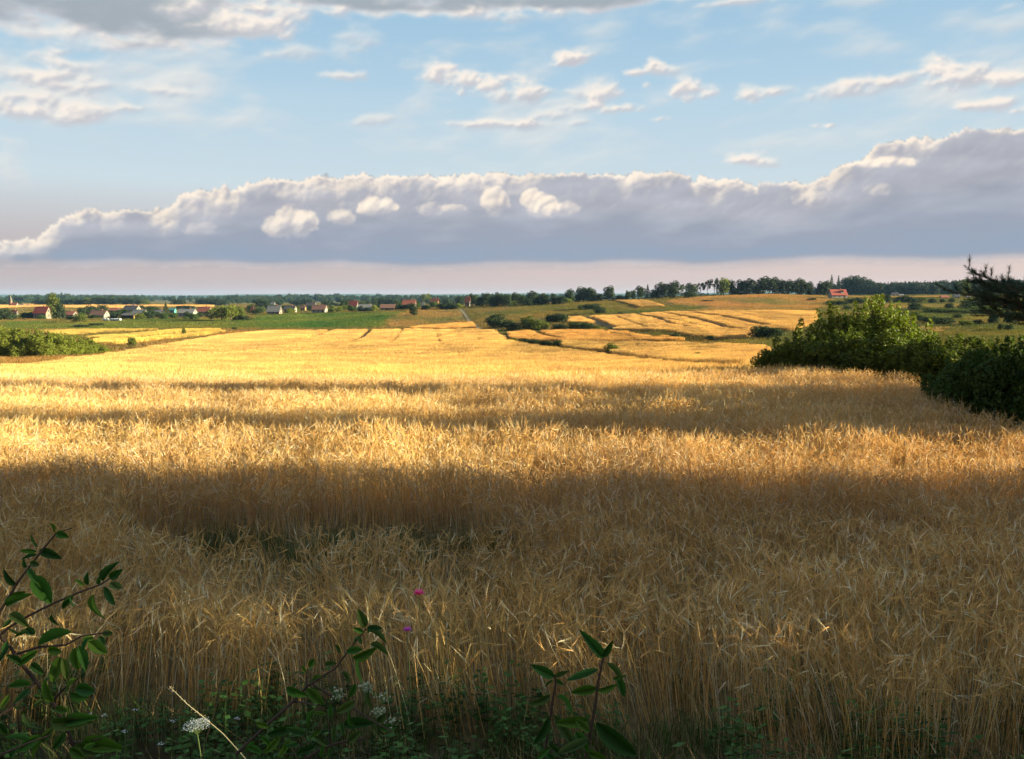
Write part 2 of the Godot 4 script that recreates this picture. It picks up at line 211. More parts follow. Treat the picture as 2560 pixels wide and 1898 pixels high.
["b",-233.04,-476.88,4.13,4.07,1,"rounded green bush, twenty-third from the left in the gardens of the left-hand village","garden bushes of the left village"],
["l",-227.38,-472.2,4.07,2.53,1,"low dark bush, twenty-fourth from the left in the gardens of the left-hand village","garden bushes of the left village"],
["l",-210.91,-443.68,2.76,3.62,1,"low dark bush, twenty-fifth from the left in the gardens of the left-hand village","garden bushes of the left village"],
["b",-213.03,-454.69,3.4,3.04,2,"rounded green bush, twenty-sixth from the left in the gardens of the left-hand village","garden bushes of the left village"],
["b",-232,-503.1,3.1,3.07,2,"rounded green bush, twenty-seventh from the left in the gardens of the left-hand village","garden bushes of the left village"],
["r",-184.57,-404.61,3.61,4.53,2,"round dark leafy tree, twenty-eighth from the left in the gardens of the left-hand village","garden bushes of the left village"],
["b",-196.4,-438.18,4.18,4.14,0,"rounded green bush, twenty-ninth from the left in the gardens of the left-hand village","garden bushes of the left village"],
["b",-185.72,-418.63,3.63,3.81,1,"rounded green bush, thirtieth from the left in the gardens of the left-hand village","garden bushes of the left village"],
["r",-190.86,-435.88,3.91,4.53,1,"round dark leafy tree, thirty-first from the left in the gardens of the left-hand village","garden bushes of the left village"],
["b",-208.78,-481.36,2.49,2.42,1,"rounded green bush, thirty-second from the left in the gardens of the left-hand village","garden bushes of the left village"],
["b",-170.87,-400.63,3.62,3.42,0,"rounded green bush, thirty-third from the left in the gardens of the left-hand village","garden bushes of the left village"],
["l",-184.35,-436.18,1.94,3.52,1,"low dark bush, thirty-fourth from the left in the gardens of the left-hand village","garden bushes of the left village"],
["b",-172.51,-416.19,2.84,3.12,0,"rounded green bush, thirty-fifth from the left in the gardens of the left-hand village","garden bushes of the left village"],
["r",-182.99,-445.62,2.32,4.63,2,"round dark leafy tree, thirty-sixth from the left in the gardens of the left-hand village","garden bushes of the left village"],
["l",-159.94,-399.91,1.63,2.49,0,"low dark bush, thirty-seventh from the left in the gardens of the left-hand village","garden bushes of the left village"],
["b",-167.79,-421.42,3.6,2.49,1,"rounded green bush, thirty-eighth from the left in the gardens of the left-hand village","garden bushes of the left village"],
["b",-151.98,-389.71,3.31,3.95,0,"rounded green bush, thirty-ninth from the left in the gardens of the left-hand village","garden bushes of the left village"],
["b",-160.6,-419.74,2.98,3.11,1,"rounded green bush, fortieth from the left in the gardens of the left-hand village","garden bushes of the left village"],
["r",-154.34,-494.71,1.91,2.74,2,"round dark leafy tree, first from the left in the gardens of the right-hand village","garden bushes of the right village"],
["l",-152.42,-496.01,4.34,4.25,0,"low dark bush, second from the left in the gardens of the right-hand village","garden bushes of the right village"],
["b",-181.19,-609.68,4.74,4.95,1,"rounded green bush, third from the left in the gardens of the right-hand village","garden bushes of the right village"],
["b",-174.07,-598.5,4.6,6.5,0,"rounded green bush, fourth from the left in the gardens of the right-hand village","garden bushes of the right village"],
["r",-153.29,-529.42,4.4,3.16,0,"round dark leafy tree, fifth from the left in the gardens of the right-hand village","garden bushes of the right village"],
["b",-163.48,-576.7,2.7,3.7,2,"rounded green bush, sixth from the left in the gardens of the right-hand village","garden bushes of the right village"],
["b",-157.51,-576.68,3.97,6.28,2,"rounded green bush, seventh from the left in the gardens of the right-hand village","garden bushes of the right village"],
["b",-129.68,-481.68,2.75,3.05,2,"rounded green bush, eighth from the left in the gardens of the right-hand village","garden bushes of the right village"],
["l",-130.93,-495.15,4.37,3.71,2,"low dark bush, ninth from the left in the gardens of the right-hand village","garden bushes of the right village"],
["b",-155.13,-597.1,3.49,6.31,1,"rounded green bush, tenth from the left in the gardens of the right-hand village","garden bushes of the right village"],
["l",-153.27,-611.48,4.69,6.57,2,"low dark bush, eleventh from the left in the gardens of the right-hand village","garden bushes of the right village"],
["b",-130.35,-529.02,4.37,3.01,1,"rounded green bush, twelfth from the left in the gardens of the right-hand village","garden bushes of the right village"],
["r",-142.72,-602.4,3.88,6.55,1,"round dark leafy tree, thirteenth from the left in the gardens of the right-hand village","garden bushes of the right village"],
["l",-121.48,-514.92,4.24,4.46,1,"low dark bush, fourteenth from the left in the gardens of the right-hand village","garden bushes of the right village"],
["b",-110.07,-485.53,2.6,3.18,2,"rounded green bush, fifteenth from the left in the gardens of the right-hand village","garden bushes of the right village"],
["l",-129.31,-587.02,3.95,3.73,2,"low dark bush, sixteenth from the left in the gardens of the right-hand village","garden bushes of the right village"],
["r",-108.08,-494.3,2.22,5.55,2,"round dark leafy tree, seventeenth from the left in the gardens of the right-hand village","garden bushes of the right village"],
["l",-104.18,-497.08,2.39,4.26,0,"low dark bush, eighteenth from the left in the gardens of the right-hand village","garden bushes of the right village"],
["l",-106.24,-522.15,3.93,5.41,2,"low dark bush, nineteenth from the left in the gardens of the right-hand village","garden bushes of the right village"],
["b",-94.69,-479.06,4.02,2.44,1,"rounded green bush, twentieth from the left in the gardens of the right-hand village","garden bushes of the right village"],
["l",-90.79,-465.65,3.33,4.58,0,"low dark bush, twenty-first from the left in the gardens of the right-hand village","garden bushes of the right village"],
["l",-83.61,-451.74,3.72,2.88,1,"low dark bush, twenty-second from the left in the gardens of the right-hand village","garden bushes of the right village"],
["b",-84.51,-466.75,2.08,4.12,0,"rounded green bush, twenty-third from the left in the gardens of the right-hand village","garden bushes of the right village"],
["l",-78.68,-449.78,2.28,4.68,1,"low dark bush, twenty-fourth from the left in the gardens of the right-hand village","garden bushes of the right village"],
["r",-92.1,-540.7,2.27,5.4,0,"round dark leafy tree, twenty-fifth from the left in the gardens of the right-hand village","garden bushes of the right village"],
["b",-89.17,-551.28,4.48,3.69,1,"rounded green bush, twenty-sixth from the left in the gardens of the right-hand village","garden bushes of the right village"],
["b",-74.58,-480.4,3.65,3.36,0,"rounded green bush, twenty-seventh from the left in the gardens of the right-hand village","garden bushes of the right village"],
["r",-74.46,-491.59,2.96,3.91,1,"round dark leafy tree, twenty-eighth from the left in the gardens of the right-hand village","garden bushes of the right village"],
["b",-64.25,-450.25,3.44,3.59,1,"rounded green bush, twenty-ninth from the left in the gardens of the right-hand village","garden bushes of the right village"],
["b",-62.27,-455.84,1.99,3,2,"rounded green bush, thirtieth from the left in the gardens of the right-hand village","garden bushes of the right village"],
["b",-68.94,-509.03,4.28,5.45,0,"rounded green bush, thirty-first from the left in the gardens of the right-hand village","garden bushes of the right village"],
["b",-56.27,-450.32,3.34,4.14,1,"rounded green bush, thirty-second from the left in the gardens of the right-hand village","garden bushes of the right village"],
["l",-51.84,-429.93,2.27,3.95,1,"low dark bush, thirty-third from the left in the gardens of the right-hand village","garden bushes of the right village"],
["b",-56.82,-493.1,4.3,3.45,0,"rounded green bush, thirty-fourth from the left in the gardens of the right-hand village","garden bushes of the right village"],
["b",-46.63,-431.94,2.77,2.24,1,"rounded green bush, thirty-fifth from the left in the gardens of the right-hand village","garden bushes of the right village"],
["b",-44.74,-430.37,2.89,2.57,1,"rounded green bush, thirty-sixth from the left in the gardens of the right-hand village","garden bushes of the right village"],
["r",-45.8,-475.5,4.01,4.31,0,"round dark leafy tree, thirty-seventh from the left in the gardens of the right-hand village","garden bushes of the right village"],
["b",-44.41,-483.7,3.23,5.21,2,"rounded green bush, thirty-eighth from the left in the gardens of the right-hand village","garden bushes of the right village"],
["b",-37.17,-436.42,3.12,3.39,1,"rounded green bush, thirty-ninth from the left in the gardens of the right-hand village","garden bushes of the right village"],
["l",-34.67,-422.91,3.15,2.32,1,"low dark bush, fortieth from the left in the gardens of the right-hand village","garden bushes of the right village"],
["b",-31.82,-423.42,2.79,4.07,1,"rounded green bush, forty-first from the left in the gardens of the right-hand village","garden bushes of the right village"],
["b",-5.13,-263.95,5.12,5.59,1,"rounded green bush, first from the left in the hollow above the orange strips","bushes in the hollow"],
["b",-1.39,-259.71,2.98,4.03,1,"rounded green bush, second from the left in the hollow above the orange strips","bushes in the hollow"],
["l",0.7,-247.29,2.61,4.19,1,"low dark bush, third from the left in the hollow above the orange strips","bushes in the hollow"],
["b",4.66,-244.9,4.68,3.8,2,"rounded green bush, fourth from the left in the hollow above the orange strips","bushes in the hollow"],
["b",7.86,-242.36,3.57,5.64,2,"rounded green bush, fifth from the left in the hollow above the orange strips","bushes in the hollow"],
["b",13.39,-288.14,2.73,2.85,1,"rounded green bush, sixth from the left in the hollow above the orange strips","bushes in the hollow"],
["b",16.08,-285.32,3.37,6.24,1,"rounded green bush, seventh from the left in the hollow above the orange strips","bushes in the hollow"],
["b",13.92,-240.72,1.87,3.57,1,"rounded green bush, eighth from the left in the hollow above the orange strips","bushes in the hollow"],
["b",18.67,-236.42,2.53,4.84,2,"rounded green bush, ninth from the left in the hollow above the orange strips","bushes in the hollow"],
["b",21.57,-235.36,2.12,4.15,1,"rounded green bush, tenth from the left in the hollow above the orange strips","bushes in the hollow"],
["l",24.34,-236.52,1.1,2.34,2,"low dark bush, eleventh from the left in the hollow above the orange strips","bushes in the hollow"],
["b",31.13,-368.91,2.12,2.34,2,"rounded green bush, first from the left on the green slope below the ridge","bushes on the slope"],
["b",35.17,-362.41,2.59,7.42,1,"rounded green bush, second from the left on the green slope below the ridge","bushes on the slope"],
["b",34.79,-323.22,2.81,4.33,1,"rounded green bush, third from the left on the green slope below the ridge","bushes on the slope"],
["l",42.11,-316.66,0.93,1.88,1,"low dark bush, fourth from the left on the green slope below the ridge","bushes on the slope"],
["l",95.05,-396.75,0.92,4.48,1,"low dark bush, fifth from the left on the green slope below the ridge","bushes on the slope"],
["b",-0.77,-182.19,1.13,1.54,2,"rounded green bush, first from the left in the low hedge along the barley edge","low hedge along the barley edge"],
["b",0.51,-179.83,1.37,1.78,2,"rounded green bush, second from the left in the low hedge along the barley edge","low hedge along the barley edge"],
["b",2.7,-173.72,1.46,2.33,1,"rounded green bush, third from the left in the low hedge along the barley edge","low hedge along the barley edge"],
["b",4.53,-168.77,1.41,2.38,1,"rounded green bush, fourth from the left in the low hedge along the barley edge","low hedge along the barley edge"],
["b",6.71,-163.7,1.32,2.89,1,"rounded green bush, fifth from the left in the low hedge along the barley edge","low hedge along the barley edge"],
["b",9.16,-162.14,1.43,1.56,1,"rounded green bush, sixth from the left in the low hedge along the barley edge","low hedge along the barley edge"],
["b",16.29,-132.37,1.85,1.83,2,"rounded green bush, first from the left on the grassy balks between the right-hand fields","bushes dotted along the balks"],
["b",31.05,-173.2,1.32,1.42,2,"rounded green bush, second from the left on the grassy balks between the right-hand fields","bushes dotted along the balks"],
["l",20.43,-107.36,0.55,0.52,2,"low dark bush, third from the left on the grassy balks between the right-hand fields","bushes dotted along the balks"],
["b",33.54,-167.52,1.59,1.61,1,"rounded green bush, fourth from the left on the grassy balks between the right-hand fields","bushes dotted along the balks"],
["l",40.11,-182.81,0.79,0.98,2,"low dark bush, fifth from the left on the grassy balks between the right-hand fields","bushes dotted along the balks"],
["w",23.07,-100.94,0.94,0.71,2,"pale green spreading tree, sixth from the left on the grassy balks between the right-hand fields","bushes dotted along the balks"],
["b",38.8,-159.79,1.17,1.53,1,"rounded green bush, seventh from the left on the grassy balks between the right-hand fields","bushes dotted along the balks"],
["l",41.79,-165.84,0.51,0.75,1,"low dark bush, eighth from the left on the grassy balks between the right-hand fields","bushes dotted along the balks"],
["l",45.78,-160.55,0.55,0.73,1,"low dark bush, ninth from the left on the grassy balks between the right-hand fields","bushes dotted along the balks"],
["b",48.98,-161.4,2.63,3.19,1,"rounded green bush, tenth from the left on the grassy balks between the right-hand fields","bushes dotted along the balks"],
["b",49.51,-158.35,2.58,2.68,1,"rounded green bush, eleventh from the left on the grassy balks between the right-hand fields","bushes dotted along the balks"],
["b",50.7,-156.85,2.31,2.44,1,"rounded green bush, twelfth from the left on the grassy balks between the right-hand fields","bushes dotted along the balks"],
["b",-81.34,-129.33,5.22,4.2,2,"rounded green bush, first from the left in the thicket at the left edge","thicket at the left edge"],
["b",-77.65,-126.88,4.75,4.3,2,"rounded green bush, second from the left in the thicket at the left edge","thicket at the left edge"],
["b",-75.31,-126.88,4.61,4.12,2,"rounded green bush, third from the left in the thicket at the left edge","thicket at the left edge"],
["b",-72.98,-126.88,4.35,4.12,2,"rounded green bush, fourth from the left in the thicket at the left edge","thicket at the left edge"],
["b",-71.73,-128.51,3.99,3.99,2,"rounded green bush, fifth from the left in the thicket at the left edge","thicket at the left edge"],
["b",-70.89,-131,3.54,3.88,2,"rounded green bush, sixth from the left in the thicket at the left edge","thicket at the left edge"],
["b",-70.1,-133.55,2.9,3.58,2,"rounded green bush, seventh from the left in the thicket at the left edge","thicket at the left edge"],
["b",-69.89,-137.06,1.85,2.9,2,"rounded green bush, eighth from the left in the thicket at the left edge","thicket at the left edge"],
["l",-70.01,-140.22,0.87,1.78,2,"low dark bush, ninth from the left in the thicket at the left edge","thicket at the left edge"],
["l",-97.34,-204.83,0.51,1.73,1,"low dark bush, first from the left on the rough balk left of the barley","shrubs on the rough balk"],
["r",-77.72,-166.38,2.17,1.55,2,"round dark leafy tree, second from the left on the rough balk left of the barley","shrubs on the rough balk"],
["l",-126.19,-279.14,0.65,1.02,1,"low dark bush, third from the left on the rough balk left of the barley","shrubs on the rough balk"],
["l",-97.1,-222.07,1.03,0.63,2,"low dark bush, fourth from the left on the rough balk left of the barley","shrubs on the rough balk"],
["l",-91.04,-209.99,0.88,0.71,1,"low dark bush, fifth from the left on the rough balk left of the barley","shrubs on the rough balk"],
["l",-92.75,-217.87,0.91,0.98,1,"low dark bush, sixth from the left on the rough balk left of the barley","shrubs on the rough balk"],
["l",-91.2,-217.84,0.91,1.17,1,"low dark bush, seventh from the left on the rough balk left of the barley","shrubs on the rough balk"],
["p",-94.25,-233.88,2.36,1.25,2,"tall narrow tree, eighth from the left on the rough balk left of the barley","shrubs on the rough balk"],
["l",-101.92,-269.06,0.79,1.06,1,"low dark bush, ninth from the left on the rough balk left of the barley","shrubs on the rough balk"],
["l",-84.07,-221.75,0.41,0.94,1,"low dark bush, tenth from the left on the rough balk left of the barley","shrubs on the rough balk"],
["l",-95.32,-260.34,0.89,2.76,1,"low dark bush, eleventh from the left on the rough balk left of the barley","shrubs on the rough balk"],
["l",-95.4,-280.05,1.13,1.34,1,"low dark bush, twelfth from the left on the rough balk left of the barley","shrubs on the rough balk"],
["l",-161.29,-306.27,1.14,5.19,1,"low dark bush, first from the left on the green meadow before the white bales","low clumps on the left meadow"],
["l",-165.4,-324.57,1.21,4.35,1,"low dark bush, second from the left on the green meadow before the white bales","low clumps on the left meadow"],
["l",147.12,-401.54,1.53,3.4,1,"low dark bush, first from the left on the bushy meadow behind the right-hand hedge","bushes scattered over the right-hand meadow"],
["b",146.46,-373.74,2.06,5.01,3,"rounded green bush, second from the left on the bushy meadow behind the right-hand hedge","bushes scattered over the right-hand meadow"],
["b",149.11,-369.88,2.11,4.44,1,"rounded green bush, third from the left on the bushy meadow behind the right-hand hedge","bushes scattered over the right-hand meadow"],
["l",132.16,-322.02,1.91,2.91,1,"low dark bush, fourth from the left on the bushy meadow behind the right-hand hedge","bushes scattered over the right-hand meadow"],
["l",158.08,-381.54,2.83,4.31,1,"low dark bush, fifth from the left on the bushy meadow behind the right-hand hedge","bushes scattered over the right-hand meadow"],
["l",162.57,-382.01,3.24,4.31,1,"low dark bush, sixth from the left on the bushy meadow behind the right-hand hedge","bushes scattered over the right-hand meadow"],
["b",178.29,-395.52,3.27,3.63,1,"rounded green bush, seventh from the left on the bushy meadow behind the right-hand hedge","bushes scattered over the right-hand meadow"],
["b",181.92,-396.16,4.11,3.08,1,"rounded green bush, eighth from the left on the bushy meadow behind the right-hand hedge","bushes scattered over the right-hand meadow"],
["l",115.67,-246.89,2.09,3.14,2,"low dark bush, ninth from the left on the bushy meadow behind the right-hand hedge","bushes scattered over the right-hand meadow"],
["l",190.21,-399.55,3.38,6.77,1,"low dark bush, tenth from the left on the bushy meadow behind the right-hand hedge","bushes scattered over the right-hand meadow"],
["l",192.85,-395.72,3.35,5.59,1,"low dark bush, eleventh from the left on the bushy meadow behind the right-hand hedge","bushes scattered over the right-hand meadow"],
["l",118.51,-242.04,1.9,4.1,2,"low dark bush, twelfth from the left on the bushy meadow behind the right-hand hedge","bushes scattered over the right-hand meadow"],
["b",151.84,-307.71,3.39,4.78,1,"rounded green bush, thirteenth from the left on the bushy meadow behind the right-hand hedge","bushes scattered over the right-hand meadow"],
["l",198.46,-396.94,2.94,5.04,2,"low dark bush, fourteenth from the left on the bushy meadow behind the right-hand hedge","bushes scattered over the right-hand meadow"],
["l",103.56,-205.49,1.65,2.61,1,"low dark bush, fifteenth from the left on the bushy meadow behind the right-hand hedge","bushes scattered over the right-hand meadow"],
["l",97.39,-189.48,1.81,3.21,1,"low dark bush, sixteenth from the left on the bushy meadow behind the right-hand hedge","bushes scattered over the right-hand meadow"],
["l",141.54,-275.74,2.63,5.06,2,"low dark bush, seventeenth from the left on the bushy meadow behind the right-hand hedge","bushes scattered over the right-hand meadow"],
["b",201.29,-391.55,2.65,3.04,1,"rounded green bush, eighteenth from the left on the bushy meadow behind the right-hand hedge","bushes scattered over the right-hand meadow"],
["b",208.91,-396.64,2.18,2.24,1,"rounded green bush, nineteenth from the left on the bushy meadow behind the right-hand hedge","bushes scattered over the right-hand meadow"],
["l",95.53,-180.4,1.91,3.31,1,"low dark bush, twentieth from the left on the bushy meadow behind the right-hand hedge","bushes scattered over the right-hand meadow"],
["l",145.77,-273.48,2.03,5.4,2,"low dark bush, twenty-first from the left on the bushy meadow behind the right-hand hedge","bushes scattered over the right-hand meadow"],
["b",181.82,-339.53,2.52,3.07,1,"rounded green bush, twenty-second from the left on the bushy meadow behind the right-hand hedge","bushes scattered over the right-hand meadow"],
["b",214.48,-398.72,2.45,2.53,1,"rounded green bush, twenty-third from the left on the bushy meadow behind the right-hand hedge","bushes scattered over the right-hand meadow"],
["b",116.76,-213.81,1.54,1.93,1,"rounded green bush, twenty-fourth from the left on the bushy meadow behind the right-hand hedge","bushes scattered over the right-hand meadow"],
["l",147.79,-268.75,1.82,4.93,2,"low dark bush, twenty-fifth from the left on the bushy meadow behind the right-hand hedge","bushes scattered over the right-hand meadow"],
["w",251.61,-455.49,11.09,5.14,2,"pale green spreading tree, twenty-sixth from the left on the bushy meadow behind the right-hand hedge","bushes scattered over the right-hand meadow"],
["l",94.21,-169.32,1.43,2.15,2,"low dark bush, twenty-seventh from the left on the bushy meadow behind the right-hand hedge","bushes scattered over the right-hand meadow"],
["b",179.99,-319.29,5.41,7.66,2,"rounded green bush, twenty-eighth from the left on the bushy meadow behind the right-hand hedge","bushes scattered over the right-hand meadow"],
["l",98.88,-173.34,1.28,2.2,1,"low dark bush, twenty-ninth from the left on the bushy meadow behind the right-hand hedge","bushes scattered over the right-hand meadow"],
["l",146.55,-255.35,3.24,5.77,2,"low dark bush, thirtieth from the left on the bushy meadow behind the right-hand hedge","bushes scattered over the right-hand meadow"],
["b",162.22,-280.67,6.89,7.92,2,"rounded green bush, thirty-first from the left on the bushy meadow behind the right-hand hedge","bushes scattered over the right-hand meadow"],
["l",149.31,-253.95,2.69,5.73,2,"low dark bush, thirty-second from the left on the bushy meadow behind the right-hand hedge","bushes scattered over the right-hand meadow"],
["b",102.67,-173.99,2.47,1.92,1,"rounded green bush, thirty-third from the left on the bushy meadow behind the right-hand hedge","bushes scattered over the right-hand meadow"],
["b",162.76,-274.9,5.53,5.43,2,"rounded green bush, thirty-fourth from the left on the bushy meadow behind the right-hand hedge","bushes scattered over the right-hand meadow"],
["b",82.92,-138.09,1.32,1.05,1,"rounded green bush, thirty-fifth from the left on the bushy meadow behind the right-hand hedge","bushes scattered over the right-hand meadow"],
["l",155.88,-258.33,3.06,5.1,1,"low dark bush, thirty-sixth from the left on the bushy meadow behind the right-hand hedge","bushes scattered over the right-hand meadow"],
["b",82.7,-135.5,1.38,1.22,1,"rounded green bush, thirty-seventh from the left on the bushy meadow behind the right-hand hedge","bushes scattered over the right-hand meadow"],
["b",104.61,-170.94,3.26,2.7,1,"rounded green bush, thirty-eighth from the left on the bushy meadow behind the right-hand hedge","bushes scattered over the right-hand meadow"],
]
const HEDGE = [
["h",11.92,-37.5,1.64,1.66,0,"dense dark green hedge bush, first from the left in the hedge beside the barley"],
["h",12.38,-36.5,2.25,2.33,0,"dense dark green hedge bush, second from the left in the hedge beside the barley"],
["h",13.14,-36,2.59,2.48,0,"dense dark green hedge bush, third from the left in the hedge beside the barley"],
["t",14.42,-37,3.64,2.73,1,"tall bush with sunlit yellow-green shoots, fourth from the left in the hedge beside the barley"],
["h",14.3,-34.5,2.51,2.88,0,"dense dark green hedge bush, fifth from the left in the hedge beside the barley"],
["t",16.12,-36.5,4.3,2.33,2,"tall bush with sunlit yellow-green shoots, sixth from the left in the hedge beside the barley"],
["h",15.62,-33.5,2.58,3.13,0,"dense dark green hedge bush, seventh from the left in the hedge beside the barley"],
["t",17.05,-36,3.48,2.65,1,"tall bush with sunlit yellow-green shoots, eighth from the left in the hedge beside the barley"],
["h",16.02,-31.5,2.28,2.63,0,"dense dark green hedge bush, ninth from the left in the hedge beside the barley"],
["h",16.95,-31.5,2.33,2.48,0,"dense dark green hedge bush, tenth from the left in the hedge beside the barley"],
["h",13.02,-23.8,1.84,1.64,3,"dense dark green hedge bush, eleventh from the left in the hedge beside the barley"],
["h",17.61,-31,2.21,2.44,0,"dense dark green hedge bush, twelfth from the left in the hedge beside the barley"],
["h",12.65,-22,2.42,2.05,3,"dense dark green hedge bush, thirteenth from the left in the hedge beside the barley"],
["h",18.68,-31,2.25,2.44,0,"dense dark green hedge bush, fourteenth from the left in the hedge beside the barley"],
["h",12.92,-21,2.75,2.17,3,"dense dark green hedge bush, fifteenth from the left in the hedge beside the barley"],
["h",19.76,-31,2.29,2.44,0,"dense dark green hedge bush, sixteenth from the left in the hedge beside the barley"],
["h",13.46,-20.4,2.81,2.21,3,"dense dark green hedge bush, seventeenth from the left in the hedge beside the barley"],
]
# name, category, label, x, z, length, depth, wall height, roof height, roof, wall, yaw, style
const HOUSES = [
["village_house","house","small white house with red roof at the far left",-290.94,-477.19,3.82,2.29,1.62,2.36,"red","white",28,0],
["village_house","house","big house with broad red roof left of the tallest village tree",-247.58,-430.52,7.35,4.41,3.4,3.04,"bright","dim",24,0],
["village_house","house","low white house with red-brown roof right of the tallest village tree",-249.5,-460.19,7.6,4.56,1.75,1.75,"red","plaster",26,0],
["village_house","house","long brown-roofed house with a white gable, behind the white bales",-225.51,-446.41,8.71,5.23,1.76,2.52,"brown","white",24,0],
["village_house","house","house with dull red roof half hidden behind the brown-roofed one",-287.04,-590.3,6.91,4.15,1.67,1.58,"red","dim",20,0],
["village_house","house","dark-roofed house with cream gable above the open shed",-271.62,-583.93,10.6,6.36,2.23,2.88,"dark","cream",30,0],
["village_house","house","grey-roofed house with white gable next to the open shed",-208.33,-457.02,7.11,4.26,2.13,2.06,"grey","plaster",26,0],
["village_house","house","small grey house left of the teal shed",-208.83,-483.59,4.77,2.86,1.77,1.77,"grey","dim",20,0],
["metal_shed","shed","small teal metal shed between village trees",-222.2,-535.11,3.31,2.98,2.42,1.21,"teal","tealwall",10,1],
["village_house","house","long grey-roofed farmhouse with white walls right of the teal shed",-172.89,-435.35,8.37,5.02,2.34,1.97,"grey","white",20,0],
["village_house","house","red-roofed house left of the pale willows",-172.15,-457.07,7.28,4.37,2.45,2.45,"red","dim",22,0],
["village_house","house","tiny yellow-gabled house right of the pale willows",-150.84,-475.15,2.08,1.25,2.15,1.34,"red","yellow",35,0],
["open_shed","shed","open-fronted farm shed with yellow end wall",-195.97,-419.71,7.08,5.66,2.01,1.07,"dark","yellow",24,2],
["village_house","house","white gable house peeping over the big grey roof",-246.72,-840.43,6.1,3.66,2.61,1.9,"grey","plaster",30,0],
["village_house","house","house under a big plain grey roof in the village middle",-129.4,-445.05,6.96,4.18,1.88,3.02,"grey","dim",18,0],
["village_house","house","dark low house left of the small yellow house",-132.72,-489.25,6.54,3.92,2.21,1.93,"dark","cream",26,0],
["village_house","house","small bright yellow house in the village middle",-141.48,-553.24,3.51,2.1,2.19,1.25,"brown","yellow",24,0],
["village_house","house","tall dark-roofed house with pale walls beside the yellow house",-139,-565.31,6.27,3.76,3.43,2.23,"dark","cream",20,0],
["village_house","house","white barn-like house with dark red roof facing the meadow",-109.25,-464.1,7.55,4.53,2.16,2.36,"brown","white",20,0],
["village_house","house","white house with the brightest red roof in the village",-109.64,-563.7,6.35,3.81,2.78,3.1,"bright","plaster",22,0],
["barn","barn","long grey-violet barn right of the brightest red roof",-81.4,-452.76,7.18,3.95,1.66,2.17,"grey","dim",14,1],
["barn","barn","long brown-roofed barn below the meadow trees",-68.23,-449.99,7.68,3.84,1.59,1.71,"brown","dim",14,1],
["village_house","house","large house with dull red roof near the lone tree",-57.21,-455.48,6.9,4.14,2.89,2.38,"red","dim",18,0],
["village_house","house","small white cottage between the two red houses",-60.9,-549.64,3.34,2,1.32,1.47,"grey","white",26,0],
["village_house","house","two-storey orange house with red roof near the track",-46.9,-495.61,4.34,2.6,3.36,1.89,"red","orange",26,0],
["village_house","house","narrow tall white house with steep red roof in the dark belt",-25.55,-470.85,2.65,1.59,3.46,2.26,"red","plaster",40,0],
["village_house","house","white house with bright red roof and dormer alone on the ridge",170.74,-429.12,8.24,4.94,1.88,2.67,"bright","white",-12,3],
["village_house","house","small pale house at the foot of the far right wood",299.34,-640,4.73,2.84,1.63,1.54,"dark","white",20,0],
["hut","hut","tiny pale hut below the far right wood",266.33,-560,2.61,2.08,1.11,0.63,"grey","white",20,1],
["shed","shed","low dark red shed on the right-hand meadow",237.83,-450,3.73,2.24,0.7,0.89,"red","dim",10,1],
["village_house","house","small whitish house beside the pale meadow tree",244.48,-450,2.74,1.64,1.4,1.14,"grey","white",25,0],
["hut","hut","low cream hut beside the pine branch",250.8,-450,2.26,1.81,1.02,0.51,"grey","cream",10,1],
["church","church","far white church nave with red roof and dark spire at left",-547.84,-900,6.86,3.43,1.78,2.29,"red","white",20,4],
["village_house","house","far white building right of the church",-540.17,-900,3.99,2.4,1.27,1.27,"grey","white",20,0],
["village_house","house","second far white building right of the church",-533.23,-900,3.33,2,1.02,1.02,"grey","white",20,0],
["shed","shed","far long white shed behind the left grain field",-478.21,-880,7.23,2.89,0.62,0.5,"grey","white",5,1],
["village_house","house","tiny far white house over the middle of the left grain field",-416.9,-900,2.85,1.71,1.14,1.02,"grey","white",25,0],
["village_house","house","tiny far white house at the right end of the left grain field",-279.81,-800,2.52,1.51,1.58,0.9,"grey","white",30,0],
["village_house","house","tiny far white house above the brightest red roof",-175.31,-850,3.77,2.26,0.96,1.08,"grey","white",20,0],
]
const BALES = [[-194.42,-389.06],[-192.71,-388.6],[-190.35,-387.91],[-188.94,-387.48],[-187.39,-386.99],[-185.84,-386.48]]
const TRACK = [[-29.2,-443.71],[-24.78,-402.24],[-22.36,-380.12],[-19.09,-345.03],[-16.59,-315.69],[-13.15,-288.84],[-9.72,-257.33],[-6.43,-230.08],[-3.99,-204.75],[-2.07,-187.74]]
